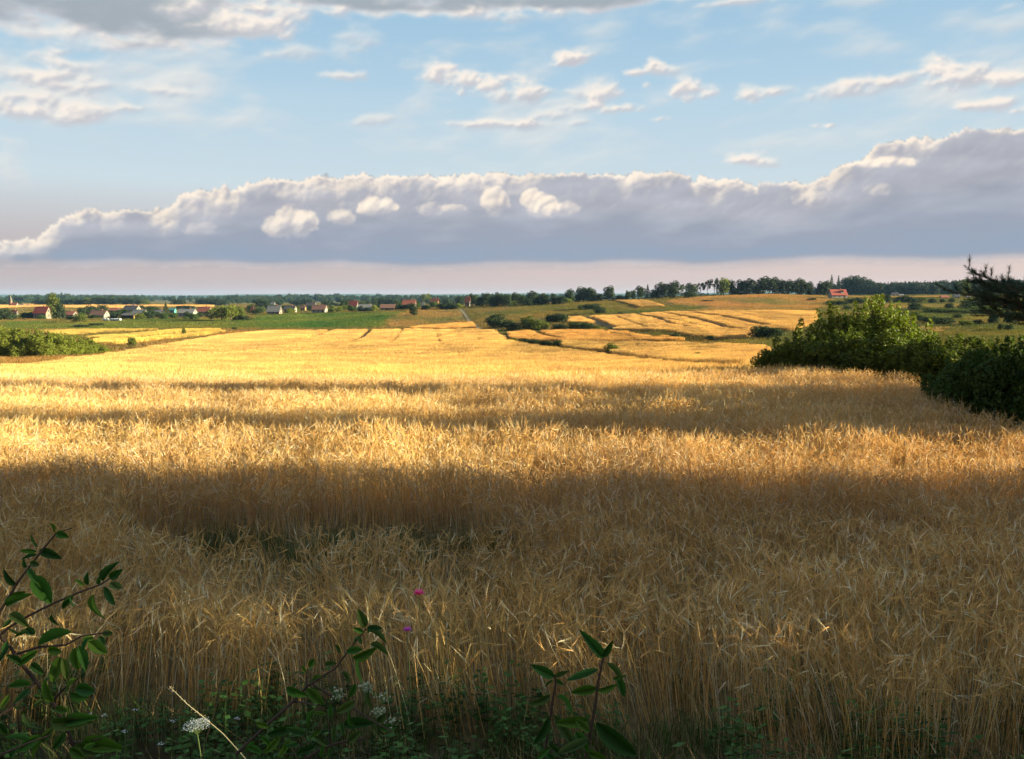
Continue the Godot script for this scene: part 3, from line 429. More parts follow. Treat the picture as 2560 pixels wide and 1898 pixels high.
# name, label, category, stems (points, radii), leaves (base, tip, width ratio), flower clusters
const SHRUBS = [
["leafy_shrub","dark green leafy shrub with bare brown stems at the bottom left corner","shrub",[[[[-1.437,1.911,-2.600],[-1.458,2.060,-2.586],[-1.472,2.156,-2.571],[-1.509,2.268,-2.557],[-1.553,2.350,-2.543],[-1.591,2.421,-2.529],[-1.614,2.485,-2.514],[-1.642,2.528,-2.500]],0.007,0.005],[[[-1.644,2.580,-2.500],[-1.617,2.627,-2.510],[-1.580,2.691,-2.520],[-1.521,2.770,-2.530],[-1.457,2.849,-2.540],[-1.411,2.862,-2.550]],0.005,0.0018],[[[-1.643,2.517,-2.500],[-1.601,2.554,-2.500],[-1.539,2.590,-2.500],[-1.462,2.629,-2.500],[-1.375,2.667,-2.500],[-1.304,2.693,-2.500],[-1.273,2.713,-2.500],[-1.237,2.739,-2.500]],0.005,0.0018],[[[-1.639,2.432,-2.550],[-1.606,2.449,-2.530],[-1.521,2.482,-2.510],[-1.419,2.498,-2.490],[-1.356,2.536,-2.470],[-1.256,2.559,-2.450]],0.005,0.0018],[[[-1.528,2.261,-2.580],[-1.466,2.325,-2.540],[-1.395,2.382,-2.500]],0.005,0.003],[[[-1.540,2.235,-2.300],[-1.470,2.251,-2.350],[-1.432,2.248,-2.400]],0.004,0.002],[[[-1.490,2.107,-2.600],[-1.399,2.139,-2.550],[-1.330,2.181,-2.500]],0.005,0.002],[[[-1.557,2.347,-2.550],[-1.570,2.329,-2.500],[-1.586,2.303,-2.450],[-1.594,2.309,-2.400]],0.004,0.002]],[[[-1.443,2.861,-2.500],[-1.435,2.897,-2.480],0.46],[[-1.449,2.853,-2.527],[-1.404,2.846,-2.507],0.49],[[-1.504,2.810,-2.518],[-1.519,2.854,-2.498],0.49],[[-1.442,2.831,-2.405],[-1.479,2.847,-2.385],0.43],[[-1.530,2.773,-2.551],[-1.566,2.770,-2.531],0.45],[[-1.517,2.791,-2.544],[-1.442,2.772,-2.524],0.38],[[-1.508,2.773,-2.475],[-1.458,2.770,-2.455],0.39],[[-1.526,2.754,-2.487],[-1.527,2.778,-2.467],0.44],[[-1.470,2.778,-2.402],[-1.436,2.745,-2.382],0.39],[[-1.480,2.743,-2.445],[-1.422,2.660,-2.425],0.49],[[-1.581,2.685,-2.523],[-1.621,2.728,-2.503],0.38],[[-1.607,2.641,-2.528],[-1.554,2.664,-2.508],0.38],[[-1.606,2.621,-2.499],[-1.546,2.670,-2.479],0.38],[[-1.300,2.727,-2.400],[-1.311,2.756,-2.380],0.48],[[-1.308,2.715,-2.434],[-1.300,2.759,-2.414],0.39],[[-1.334,2.672,-2.557],[-1.332,2.700,-2.537],0.48],[[-1.266,2.722,-2.446],[-1.238,2.784,-2.426],0.49],[[-1.266,2.718,-2.486],[-1.220,2.751,-2.466],0.45],[[-1.240,2.722,-2.433],[-1.192,2.705,-2.413],0.49],[[-1.300,2.681,-2.511],[-1.243,2.635,-2.491],0.50],[[-1.348,2.646,-2.543],[-1.347,2.565,-2.523],0.40],[[-1.367,2.673,-2.458],[-1.402,2.635,-2.438],0.38],[[-1.358,2.681,-2.423],[-1.339,2.654,-2.403],0.37],[[-1.565,2.616,-2.448],[-1.503,2.599,-2.428],0.44],[[-1.531,2.620,-2.401],[-1.544,2.599,-2.381],0.45],[[-1.437,2.614,-2.454],[-1.420,2.586,-2.434],0.40],[[-1.533,2.478,-2.531],[-1.423,2.541,-2.511],0.43],[[-1.456,2.498,-2.451],[-1.388,2.510,-2.431],0.43],[[-1.523,2.470,-2.513],[-1.584,2.427,-2.493],0.37],[[-1.336,2.509,-2.556],[-1.283,2.515,-2.536],0.36],[[-1.328,2.514,-2.520],[-1.299,2.491,-2.500],0.48],[[-1.300,2.560,-2.403],[-1.311,2.528,-2.383],0.47],[[-1.331,2.525,-2.459],[-1.259,2.488,-2.439],0.44],[[-1.330,2.535,-2.401],[-1.294,2.469,-2.381],0.37],[[-1.355,2.518,-2.429],[-1.343,2.451,-2.409],0.49],[[-1.296,2.547,-2.431],[-1.325,2.551,-2.411],0.47],[[-1.475,2.433,-2.549],[-1.488,2.357,-2.529],0.49],[[-1.411,2.470,-2.455],[-1.388,2.413,-2.435],0.41],[[-1.528,2.442,-2.484],[-1.483,2.415,-2.464],0.47],[[-1.349,2.422,-2.417],[-1.383,2.401,-2.397],0.46],[[-1.434,2.315,-2.528],[-1.373,2.309,-2.508],0.48],[[-1.349,2.397,-2.406],[-1.266,2.400,-2.386],0.49],[[-1.425,2.347,-2.415],[-1.443,2.423,-2.395],0.41],[[-1.572,2.435,-2.498],[-1.592,2.470,-2.478],0.49],[[-1.575,2.512,-2.454],[-1.596,2.454,-2.434],0.49],[[-1.601,2.513,-2.487],[-1.610,2.480,-2.467],0.40],[[-1.512,2.385,-2.451],[-1.578,2.400,-2.431],0.38],[[-1.494,2.394,-2.413],[-1.528,2.348,-2.393],0.38],[[-1.558,2.544,-2.510],[-1.512,2.527,-2.490],0.50],[[-1.496,2.570,-2.426],[-1.528,2.568,-2.406],0.37],[[-1.604,2.503,-2.558],[-1.625,2.543,-2.538],0.43],[[-1.592,2.347,-2.465],[-1.612,2.311,-2.445],0.39],[[-1.570,2.268,-2.495],[-1.537,2.205,-2.475],0.48],[[-1.468,2.249,-2.473],[-1.362,2.254,-2.453],0.42],[[-1.426,2.268,-2.409],[-1.461,2.223,-2.389],0.49],[[-1.386,2.255,-2.405],[-1.421,2.205,-2.385],0.43],[[-1.411,2.148,-2.534],[-1.273,2.140,-2.514],0.38],[[-1.422,2.149,-2.517],[-1.331,2.129,-2.497],0.49],[[-1.434,2.143,-2.501],[-1.364,2.128,-2.481],0.47],[[-1.452,2.238,-2.417],[-1.503,2.172,-2.397],0.42],[[-1.476,2.234,-2.424],[-1.535,2.194,-2.404],0.48],[[-1.531,2.197,-2.447],[-1.576,2.243,-2.427],0.42],[[-1.633,2.125,-2.560],[-1.665,2.087,-2.540],0.48],[[-1.670,2.160,-2.556],[-1.674,2.225,-2.536],0.42],[[-1.426,2.246,-2.478],[-1.344,2.278,-2.458],0.46],[[-1.458,2.294,-2.477],[-1.397,2.294,-2.457],0.40],[[-1.484,2.331,-2.465],[-1.513,2.311,-2.445],0.38]],[]],
["dogwood_shrub","green shrub with creamy flower clusters and slanting bare branch, bottom centre-left","shrub",[[[[-0.980,2.018,-2.600],[-0.912,2.086,-2.589],[-0.817,2.181,-2.578],[-0.723,2.270,-2.567],[-0.675,2.326,-2.556],[-0.619,2.367,-2.544],[-0.573,2.400,-2.533],[-0.535,2.454,-2.522],[-0.502,2.499,-2.511],[-0.465,2.548,-2.500]],0.0065,0.002],[[[-0.651,2.337,-2.550],[-0.581,2.309,-2.525],[-0.512,2.282,-2.500],[-0.449,2.255,-2.475],[-0.382,2.233,-2.450]],0.005,0.002],[[[-0.727,2.263,-2.580],[-0.685,2.281,-2.540],[-0.628,2.291,-2.500]],0.004,0.002],[[[-0.707,2.018,-2.600],[-0.686,2.066,-2.575],[-0.626,2.118,-2.550],[-0.563,2.151,-2.525],[-0.472,2.181,-2.500]],0.006,0.003],[[[-0.693,2.051,-2.600],[-0.703,2.112,-2.575],[-0.700,2.141,-2.550]],0.004,0.002],[[[-0.673,2.328,-2.550],[-0.673,2.378,-2.550]],0.004,0.002],[[[-0.600,2.122,-2.550],[-0.588,2.255,-2.500]],0.004,0.002]],[[[-0.463,2.565,-2.469],[-0.477,2.629,-2.449],0.45],[[-0.473,2.524,-2.545],[-0.402,2.515,-2.525],0.40],[[-0.460,2.558,-2.485],[-0.404,2.558,-2.465],0.36],[[-0.461,2.564,-2.432],[-0.493,2.589,-2.412],0.36],[[-0.491,2.508,-2.522],[-0.508,2.507,-2.502],0.43],[[-0.484,2.540,-2.467],[-0.466,2.518,-2.447],0.42],[[-0.457,2.486,-2.521],[-0.398,2.479,-2.501],0.41],[[-0.462,2.532,-2.506],[-0.441,2.558,-2.486],0.42],[[-0.540,2.483,-2.467],[-0.560,2.518,-2.447],0.41],[[-0.521,2.493,-2.457],[-0.459,2.504,-2.437],0.38],[[-0.513,2.442,-2.520],[-0.441,2.468,-2.500],0.41],[[-0.484,2.470,-2.458],[-0.477,2.393,-2.438],0.44],[[-0.503,2.364,-2.504],[-0.519,2.321,-2.484],0.40],[[-0.630,2.457,-2.422],[-0.599,2.496,-2.402],0.39],[[-0.648,2.425,-2.453],[-0.663,2.456,-2.433],0.41],[[-0.594,2.438,-2.480],[-0.556,2.452,-2.460],0.43],[[-0.635,2.382,-2.504],[-0.617,2.410,-2.484],0.42],[[-0.536,2.423,-2.465],[-0.508,2.402,-2.445],0.40],[[-0.612,2.381,-2.516],[-0.646,2.382,-2.496],0.43],[[-0.714,2.370,-2.466],[-0.655,2.346,-2.446],0.43],[[-0.669,2.332,-2.533],[-0.609,2.288,-2.513],0.41],[[-0.642,2.325,-2.547],[-0.620,2.331,-2.527],0.44],[[-0.458,2.355,-2.487],[-0.447,2.286,-2.467],0.39],[[-0.492,2.337,-2.442],[-0.551,2.306,-2.422],0.43],[[-0.595,2.273,-2.542],[-0.587,2.230,-2.522],0.38],[[-0.639,2.268,-2.510],[-0.669,2.229,-2.490],0.41],[[-0.606,2.251,-2.515],[-0.635,2.271,-2.495],0.34],[[-0.548,2.216,-2.521],[-0.462,2.236,-2.501],0.40],[[-0.429,2.211,-2.507],[-0.370,2.226,-2.487],0.37],[[-0.432,2.232,-2.501],[-0.403,2.283,-2.481],0.42],[[-0.570,2.222,-2.503],[-0.575,2.179,-2.483],0.41],[[-0.535,2.279,-2.424],[-0.527,2.242,-2.404],0.34],[[-0.633,2.200,-2.477],[-0.578,2.185,-2.457],0.40],[[-0.650,2.225,-2.448],[-0.716,2.245,-2.428],0.41],[[-0.698,2.222,-2.502],[-0.787,2.198,-2.482],0.33],[[-0.778,2.229,-2.481],[-0.817,2.254,-2.461],0.35],[[-0.728,2.229,-2.427],[-0.774,2.179,-2.407],0.34],[[-0.705,2.200,-2.461],[-0.735,2.150,-2.441],0.34],[[-0.810,2.201,-2.445],[-0.846,2.177,-2.425],0.32],[[-0.600,2.172,-2.480],[-0.613,2.139,-2.460],0.37],[[-0.639,2.152,-2.500],[-0.695,2.141,-2.480],0.40],[[-0.517,2.197,-2.451],[-0.479,2.240,-2.431],0.44],[[-0.565,2.198,-2.420],[-0.570,2.170,-2.400],0.37],[[-0.683,2.186,-2.456],[-0.719,2.188,-2.436],0.37],[[-0.832,2.189,-2.435],[-0.784,2.183,-2.415],0.43],[[-0.800,2.205,-2.469],[-0.761,2.181,-2.449],0.32],[[-0.617,2.210,-2.500],[-0.651,2.190,-2.480],0.33],[[-0.507,2.228,-2.491],[-0.528,2.271,-2.471],0.36]],[[-0.558,2.331,-2.500],[-0.473,2.358,-2.500],[-0.462,2.347,-2.500],[-0.418,2.322,-2.500],[-0.423,2.268,-2.500],[-0.434,2.273,-2.500],[-0.389,2.237,-2.500]]],
["leafy_sprig","shorter upright leafy sprig with light green tip, bottom centre","shrub",[[[[0.096,2.011,-2.550],[0.104,2.086,-2.540],[0.121,2.207,-2.530],[0.133,2.303,-2.520],[0.141,2.362,-2.510],[0.136,2.393,-2.500]],0.006,0.003]],[[[0.135,2.392,-2.490],[0.065,2.439,-2.470],0.38],[[0.139,2.380,-2.518],[0.178,2.407,-2.498],0.33],[[0.137,2.371,-2.518],[0.170,2.361,-2.498],0.35],[[0.132,2.393,-2.464],[0.102,2.385,-2.444],0.31],[[0.123,2.333,-2.492],[0.063,2.301,-2.472],0.35],[[0.144,2.304,-2.535],[0.212,2.283,-2.515],0.38],[[0.119,2.259,-2.493],[0.074,2.167,-2.473],0.33],[[0.138,2.245,-2.527],[0.202,2.156,-2.507],0.30],[[0.121,2.190,-2.433],[0.066,2.162,-2.413],0.35],[[0.119,2.164,-2.494],[0.170,2.131,-2.474],0.31],[[0.111,2.136,-2.496],[0.149,2.103,-2.476],0.37]],[]],
["leafy_sprig","taller upright leafy sprig with reddish stem, bottom centre","shrub",[[[[0.233,2.011,-2.550],[0.244,2.085,-2.542],[0.256,2.182,-2.533],[0.271,2.278,-2.525],[0.278,2.358,-2.517],[0.289,2.429,-2.508],[0.293,2.460,-2.500]],0.007,0.003]],[[[0.288,2.467,-2.465],[0.231,2.551,-2.445],0.33],[[0.286,2.479,-2.447],[0.312,2.536,-2.427],0.32],[[0.282,2.396,-2.537],[0.182,2.349,-2.517],0.33],[[0.276,2.331,-2.535],[0.193,2.328,-2.515],0.37],[[0.302,2.439,-2.491],[0.357,2.389,-2.471],0.32],[[0.345,2.375,-2.538],[0.365,2.308,-2.518],0.34],[[0.271,2.357,-2.470],[0.331,2.383,-2.450],0.33],[[0.328,2.366,-2.538],[0.362,2.376,-2.518],0.34],[[0.264,2.260,-2.454],[0.397,2.150,-2.434],0.34],[[0.241,2.277,-2.435],[0.144,2.275,-2.415],0.35],[[0.250,2.194,-2.473],[0.151,2.143,-2.453],0.32],[[0.246,2.125,-2.514],[0.308,2.110,-2.494],0.37],[[0.244,2.245,-2.422],[0.184,2.299,-2.402],0.34],[[0.236,2.143,-2.453],[0.276,2.120,-2.433],0.37]],[]],
]
const DRY_STEMS = [
["dry_stem","bare pale weed stalk leaning across the bottom left weeds",[[-1.496,1.907,-3.400],[-1.423,1.828,-3.400],[-1.350,1.764,-3.400],[-1.270,1.691,-3.400],[-1.204,1.611,-3.400],[-1.125,1.509,-3.400]]],
["dry_stem","thin dark twig standing beside the white umbel flower",[[-1.210,1.953,-3.200],[-1.246,1.838,-3.200],[-1.275,1.756,-3.200],[-1.299,1.646,-3.200]]],
]
const UMBEL = [-1.342,1.793,-3.300]
const WHITE_FLOWERS = [[-2.048,1.376,-4.200],[-2.207,1.347,-4.200],[-2.096,1.256,-4.200],[-1.912,1.184,-4.200],[-1.839,1.314,-4.200],[-2.296,1.349,-4.200],[-1.490,1.331,-4.200]]
const PINK_FLOWERS = [[-0.757,1.193,-6.400],[-0.788,1.099,-5.900]]
# clouds, in degrees: the upper edge of the long bank, then puffs (azimuth, height, half sizes, brightness, sort), then grey sheets
const BANK_EDGE = [[-46.68,1.94],[-40.77,3.81],[-35.68,3.42],[-31.87,3.06],[-30.22,3.35],[-29.14,4.15],[-28.03,4.91],[-26.26,5.36],[-22.58,5.59],[-21.79,6.37],[-19.15,7.09],[-17.15,7.47],[-14.07,7.84],[-7.68,8.17],[0.00,8.35],[6.05,8.46],[11.43,8.18],[15.36,7.64],[19.64,7.22],[21.07,7.90],[22.69,8.83],[24.95,9.58],[28.22,9.78],[31.50,9.78],[37.82,8.82],[44.19,6.31]]
const PUFFS = [
[-14.97,4.85,1.43,0.89,1.00,1],[-15.70,4.70,1.03,0.68,0.90,1],[-14.14,5.08,0.79,0.68,0.90,1],[-9.20,6.11,1.25,0.53,1.00,1],[-9.60,6.34,0.70,0.48,1.00,1],[-11.81,5.39,0.85,0.53,0.80,1],[-1.33,6.51,1.05,0.80,0.90,1],[1.38,6.64,0.72,0.70,1.00,1],[2.08,6.23,1.11,0.80,1.00,1],[3.32,5.96,1.10,0.48,0.70,1],[-3.87,6.04,0.83,0.24,0.80,1],[-5.66,5.94,0.82,0.38,0.50,1],[-20.71,4.39,0.83,0.41,0.50,1],[-11.04,14.39,1.64,0.32,0.70,0],[-4.76,14.80,1.49,0.64,0.95,0],[-3.00,14.39,1.50,0.69,0.95,0],[-1.50,14.03,1.36,0.55,0.90,0],[-1.09,13.53,1.64,0.50,0.50,0],[1.23,13.70,1.42,0.60,0.90,0],[3.94,15.70,0.97,0.53,1.00,0],[4.34,15.88,0.54,0.39,0.80,0],[8.39,14.70,0.75,0.27,0.90,0],[9.50,15.12,0.63,0.48,1.00,0],[10.11,14.73,0.95,0.29,0.50,0],[9.07,13.89,0.58,0.30,0.70,0],[5.18,13.55,1.51,0.35,0.55,0],[6.53,13.45,0.97,0.65,0.80,0],[7.08,12.51,1.50,0.38,0.95,0],[8.69,12.38,0.91,0.25,0.70,0],[4.64,12.61,1.36,0.25,0.50,0],[10.04,11.79,0.58,0.20,0.70,0],[12.24,13.48,1.14,0.63,0.95,0],[12.77,13.14,1.29,0.49,0.80,0],[15.97,13.10,1.15,0.53,0.90,0],[17.71,13.22,0.99,0.33,0.40,0],[21.58,12.92,1.40,0.47,0.75,0],[23.20,13.17,1.28,0.51,0.80,0],[25.01,13.22,1.33,0.45,0.70,0],[26.97,13.34,1.20,0.67,1.00,0],[28.06,12.99,1.47,0.58,0.90,0],[29.09,13.20,1.03,0.44,0.80,0],[30.76,12.45,1.19,0.52,0.95,0],[29.81,11.20,1.22,0.33,0.90,0],[31.15,10.70,0.80,0.29,0.80,0],[28.46,11.25,0.63,0.18,0.50,0],[19.99,10.85,0.48,0.19,1.00,0],[20.84,10.79,0.43,0.19,1.00,0],[15.96,8.94,1.26,0.35,0.95,0],[17.11,8.64,1.00,0.35,0.60,0],[15.09,8.09,1.18,0.36,0.80,1],[22.47,8.31,2.09,0.29,0.90,1],[24.55,8.35,1.13,0.29,0.90,1],[23.70,6.70,0.69,0.32,0.50,1],[19.92,6.25,0.97,0.45,0.45,1],[-0.82,11.68,2.19,0.31,0.75,0],[0.55,11.89,1.10,0.26,0.50,0],[-3.29,11.66,1.64,0.23,0.50,0],[-9.37,11.73,1.07,0.40,0.40,0],[1.92,12.14,1.64,0.31,0.40,0],[5.06,11.71,1.09,0.20,0.40,0],[-22.06,12.69,1.90,0.28,0.45,0],[-24.86,11.56,0.68,0.26,0.70,0],[-28.24,13.52,1.50,0.88,0.90,2],[-28.91,12.67,1.92,0.66,0.70,2],[-30.14,12.74,1.87,1.30,0.60,2],[-27.11,14.87,1.97,0.87,0.50,2],[-30.66,10.60,1.23,0.67,0.70,2],[-28.38,10.72,2.38,0.59,0.90,2],[-26.64,11.23,1.55,0.46,0.70,2],[-31.23,11.04,0.81,0.44,0.80,2],[-29.37,11.73,2.33,0.89,0.50,2],[-26.14,12.65,1.33,0.45,0.60,2],[-31.22,7.74,1.02,1.36,0.35,2],[-17.34,16.81,3.01,0.91,0.80,2],[-15.32,17.66,2.03,1.13,0.60,2],[-18.80,17.13,3.72,1.12,0.50,2],[-13.35,15.71,3.39,0.80,0.50,2],[-10.73,16.57,2.38,0.61,0.40,2],[-11.74,18.14,1.30,0.46,0.60,2],[0.54,18.15,2.97,0.52,0.60,2],[-0.81,17.44,1.63,0.33,0.50,2],[-2.16,18.26,3.25,0.51,0.50,2],[15.05,18.47,2.24,0.27,0.70,2],[30.54,16.39,0.99,0.33,0.60,2],]
const SHEETS = [[-24.16,16.98,7.84,1.62,1.00],[-29.55,16.02,4.26,1.25,0.70],[-18.77,17.69,4.98,1.11,0.70],[-7.52,18.93,8.87,0.78,1.00],[1.89,19.42,9.57,0.91,1.00],[9.89,19.50,6.39,0.68,0.80],[-26.00,15.55,5.73,0.87,0.55],]
const EYE := 3.6
const SUN_HEIGHT := 11.0   # degrees above the horizon, shining from the right

var depths := PackedFloat32Array()
var drops := PackedFloat32Array()
var slopes := PackedFloat32Array()
var bearings := PackedFloat32Array()
var names_used := {}
var rough_noise := FastNoiseLite.new()
var broad_noise := FastNoiseLite.new()
var rng := RandomNumberGenerator.new()
var crop_outlines := []
var meadow_outlines := []
var track_line := PackedVector2Array()


# ---------------------------------------------------------------- helpers
class Shape:
	var v := PackedVector3Array()
	var c := PackedColorArray()

	func tri(p: Vector3, q: Vector3, r: Vector3, col: Color) -> void:
		v.append(p); v.append(q); v.append(r)
		c.append(col); c.append(col); c.append(col)

	func quad(p: Vector3, q: Vector3, r: Vector3, s: Vector3, col: Color) -> void:
		tri(p, q, r, col)
		tri(p, r, s, col)

	func box(lo: Vector3, hi: Vector3, col: Color) -> void:
		var p := []
		for i in 8:
			p.append(Vector3(hi.x if i & 1 else lo.x, hi.y if i & 2 else lo.y, hi.z if i & 4 else lo.z))
		for f in [[0, 2, 3, 1], [4, 5, 7, 6], [0, 1, 5, 4], [2, 6, 7, 3], [0, 4, 6, 2], [1, 3, 7, 5]]:
			quad(p[f[0]], p[f[1]], p[f[2]], p[f[3]], col)

	# a ribbon or a spindle along a line
	func ribbon(pts: PackedVector3Array, w0: float, w1: float, side: Vector3, col: Color) -> void:
		var n := pts.size() - 1
		for i in n:
			var a := side * lerpf(w0, w1, float(i) / n) * 0.5
			var b := side * lerpf(w0, w1, float(i + 1) / n) * 0.5
			quad(pts[i] - a, pts[i] + a, pts[i + 1] + b, pts[i + 1] - b, col)

	func tube(pts: PackedVector3Array, r0: float, r1: float, sides: int, col: Color) -> void:
		var n := pts.size()
		var rings := []
		for i in n:
			var along := (pts[mini(i + 1, n - 1)] - pts[maxi(i - 1, 0)]).normalized()
			var x := along.cross(Vector3(0.31, 0.2, 0.93)).normalized()
			var y := along.cross(x)
			var ring := PackedVector3Array()
			var r := lerpf(r0, r1, float(i) / (n - 1))
			for k in sides:
				var t := TAU * k / sides
				ring.append(pts[i] + (x * cos(t) + y * sin(t)) * r)
			rings.append(ring)
		for i in n - 1:
			for k in sides:
				var k2 := (k + 1) % sides
				quad(rings[i][k], rings[i][k2], rings[i + 1][k2], rings[i + 1][k], col)

	func mesh(material: Material) -> ArrayMesh:
		var a := []
		a.resize(Mesh.ARRAY_MAX)
		a[Mesh.ARRAY_VERTEX] = v
		a[Mesh.ARRAY_COLOR] = c
		var m := ArrayMesh.new()
		m.add_surface_from_arrays(Mesh.PRIMITIVE_TRIANGLES, a)
		m.surface_set_material(0, material)
		return m

	func smooth_mesh(material: Material) -> ArrayMesh:
		var st := SurfaceTool.new()
		st.begin(Mesh.PRIMITIVE_TRIANGLES)
		st.set_smooth_group(0)
		for i in v.size():
			st.set_color(c[i])
			st.add_vertex(v[i])
		st.index()
		st.generate_normals()
		var m := st.commit()
		m.surface_set_material(0, material)
		return m


func lin(r: float, g: float, b: float) -> Color:
	return Color(r, g, b).linear_to_srgb()


func vary(c: Color, k: float) -> Color:
	var f := 1.0 + rng.randf_range(-k, k)
	return Color(c.r * f * (1.0 + rng.randf_range(-k, k) * 0.25), c.g * f, c.b * f * (1.0 + rng.randf_range(-k, k) * 0.3))


func matte(c: Color, rough := 0.85, through := Color.BLACK) -> StandardMaterial3D:
	var m := StandardMaterial3D.new()
	m.albedo_color = c
	m.vertex_color_use_as_albedo = true
	m.roughness = rough
	m.metallic_specular = 0.25
	m.cull_mode = BaseMaterial3D.CULL_DISABLED
	if through != Color.BLACK:
		m.backlight_enabled = true
		m.backlight = through
	return m


func numbered(called: String) -> String:
	var n: int = names_used.get(called, -1) + 1
	names_used[called] = n
	return called if n == 0 else "%s_%03d" % [called, n]


func thing(called: String, label: String, category: String, at := Vector3.ZERO, group := "") -> Node3D:
	var o := Node3D.new()
	o.name = numbered(called)
	add_child(o)
	o.position = at
	o.set_meta("label", label)
	o.set_meta("category", category)
	if group:
		o.set_meta("group", group)
	return o


func part(called: String, mesh: Mesh, parent: Node, at := Transform3D.IDENTITY) -> MeshInstance3D:
	var o := MeshInstance3D.new()
	o.name = called
	o.mesh = mesh
	o.transform = at
	parent.add_child(o, true)
	return o


func structure(called: String, mesh: Mesh, label: String) -> MeshInstance3D:
	var o := MeshInstance3D.new()
	o.name = numbered(called)
	o.mesh = mesh
	add_child(o)
	o.set_meta("kind", "structure")
	o.set_meta("label", label)
	return o


func scatter(called: String, mesh: Mesh, where: Array, tints: Array, parent: Node) -> void:
	if where.is_empty():
		return
	var m := MultiMesh.new()
	m.transform_format = MultiMesh.TRANSFORM_3D
	m.use_colors = true
	m.mesh = mesh
	m.instance_count = where.size()
	for i in where.size():
		m.set_instance_transform(i, where[i])
		m.set_instance_color(i, tints[i])
	var o := MultiMeshInstance3D.new()
	o.name = called
	o.multimesh = m
	parent.add_child(o, true)
	o.set_meta("kind", "stuff")


# ---------------------------------------------------------------- the lie of the land
func prepare_land() -> void:
	depths = PackedFloat32Array(DEPTHS)
	bearings = PackedFloat32Array(BEARINGS)
	for row in DROPS:
		for value in row:
			drops.append(value)
	slopes.resize(drops.size())
	for i in range(1, DEPTHS.size() - 1):
		for j in 11:
			var a := (drops[i * 11 + j] - drops[i * 11 - 11 + j]) / (depths[i] - depths[i - 1])
			var b := (drops[i * 11 + 11 + j] - drops[i * 11 + j]) / (depths[i + 1] - depths[i])
			slopes[i * 11 + j] = 2.0 * a * b / (a + b) if a * b > 0.0 else 0.0
	rough_noise.seed = 4
	rough_noise.frequency = 0.09
	broad_noise.seed = 9
	broad_noise.frequency = 0.012
	broad_noise.fractal_octaves = 4
	for crop in CROPS:
		crop_outlines.append(outline(crop[2]))
	for m in MEADOWS:
		meadow_outlines.append(outline(m[0]))
	for p in TRACK:
		track_line.append(Vector2(p[0], p[1]))


func outline(pairs: Array) -> Dictionary:
	var pts := PackedVector2Array()
	for p in pairs:
		pts.append(Vector2(p[0], p[1]))
	var box := Rect2(pts[0], Vector2.ZERO)
	for p in pts:
		box = box.expand(p)
	return {"pts": pts, "box": box}


func inside(o: Dictionary, p: Vector2) -> bool:
	return o.box.has_point(p) and Geometry2D.is_point_in_polygon(p, o.pts)


func ground(x: float, z: float) -> float:
	var d := clampf(-z, -80.0, 5999.0)
	var u := clampf(x / maxf(d, 40.0), -0.799, 0.799)
	var i := 0
	while depths[i + 1] <= d:
		i += 1
	var h := depths[i + 1] - depths[i]
	var t := (d - depths[i]) / h
	var j := 0
	while bearings[j + 1] <= u:
		j += 1
	var s := (u - bearings[j]) / (bearings[j + 1] - bearings[j])
	s = s * s * (3.0 - 2.0 * s) * 0.5 + s * 0.5
	var a := (2.0 * t * t * t - 3.0 * t * t + 1.0)
	var b := (t * t * t - 2.0 * t * t + t) * h
	var c := 1.0 - a
	var e := (t * t * t - t * t) * h
	var k := i * 11 + j
	var l := a * drops[k] + b * slopes[k] + c * drops[k + 11] + e * slopes[k + 11]
	k += 1
	var r := a * drops[k] + b * slopes[k] + c * drops[k + 11] + e * slopes[k + 11]
	return EYE - lerpf(l, r, s)


func on_ground(x: float, z: float) -> Vector3:
	return Vector3(x, ground(x, z), z)


func upright(x: float, z: float, turn: float, wide: float, tall: float, lean := Vector2.ZERO) -> Transform3D:
	# a patch that lies along the slope while its plants stay upright
	var y := ground(x, z)
	var gx := (ground(x + 1.0, z) - y)
	var gz := (ground(x, z + 1.0) - y)
	var c := cos(turn)
	var s := sin(turn)
	var ax := Vector3(c, c * gx + s * gz, s) * wide
	var az := Vector3(-s, -s * gx + c * gz, c) * wide
	return Transform3D(Basis(ax, Vector3(lean.x, tall, lean.y), az), Vector3(x, y, z))


func meadow_color(x: float, z: float) -> Color:
	var c := Color(0.115, 0.115, 0.03)
	if x / maxf(-z, 40.0) > 0.3:
		c = Color(0.1, 0.115, 0.028)
	var p := Vector2(x, z)
	for i in MEADOWS.size():
		if inside(meadow_outlines[i], p):
			var k: Array = MEADOWS[i][1]
			c = Color(k[0], k[1], k[2])
	var n := broad_noise.get_noise_2d(x * 1.6, z * 1.1)
	var m := rough_noise.get_noise_2d(x * 0.9, z * 0.6)
	return Color(c.r * (1.0 + n * 0.7 + m * 0.2), c.g * (1.0 + n * 0.25 + m * 0.2), c.b * (1.0 + n * 0.3)) * Color(1.3, 0.95, 1.05)


func crop_at(p: Vector2) -> int:
	for i in CROPS.size():
		if inside(crop_outlines[i], p):
			return i
	return -1


func off_line(p: Vector2, line: PackedVector2Array) -> float:
	var best := 1e9
	for i in line.size() - 1:
		best = minf(best, p.distance_to(Geometry2D.get_closest_point_to_segment(p, line[i], line[i + 1])))
	return best


# ---------------------------------------------------------------- the sky
var puff_noise := FastNoiseLite.new()
var deck_noise := FastNoiseLite.new()
var dome_noise := FastNoiseLite.new()


func bank_edge(a: float) -> float:
	if a < BANK_EDGE[0][0] or a > BANK_EDGE[-1][0]:
		return 6.5 + 3.5 * sin(a * 0.05 + 1.0) + 1.5 * sin(a * 0.13)
	for i in BANK_EDGE.size() - 1:
		if a <= BANK_EDGE[i + 1][0]:
			return lerpf(BANK_EDGE[i][1], BANK_EDGE[i + 1][1], (a - BANK_EDGE[i][0]) / (BANK_EDGE[i + 1][0] - BANK_EDGE[i][0]))
	return 7.0


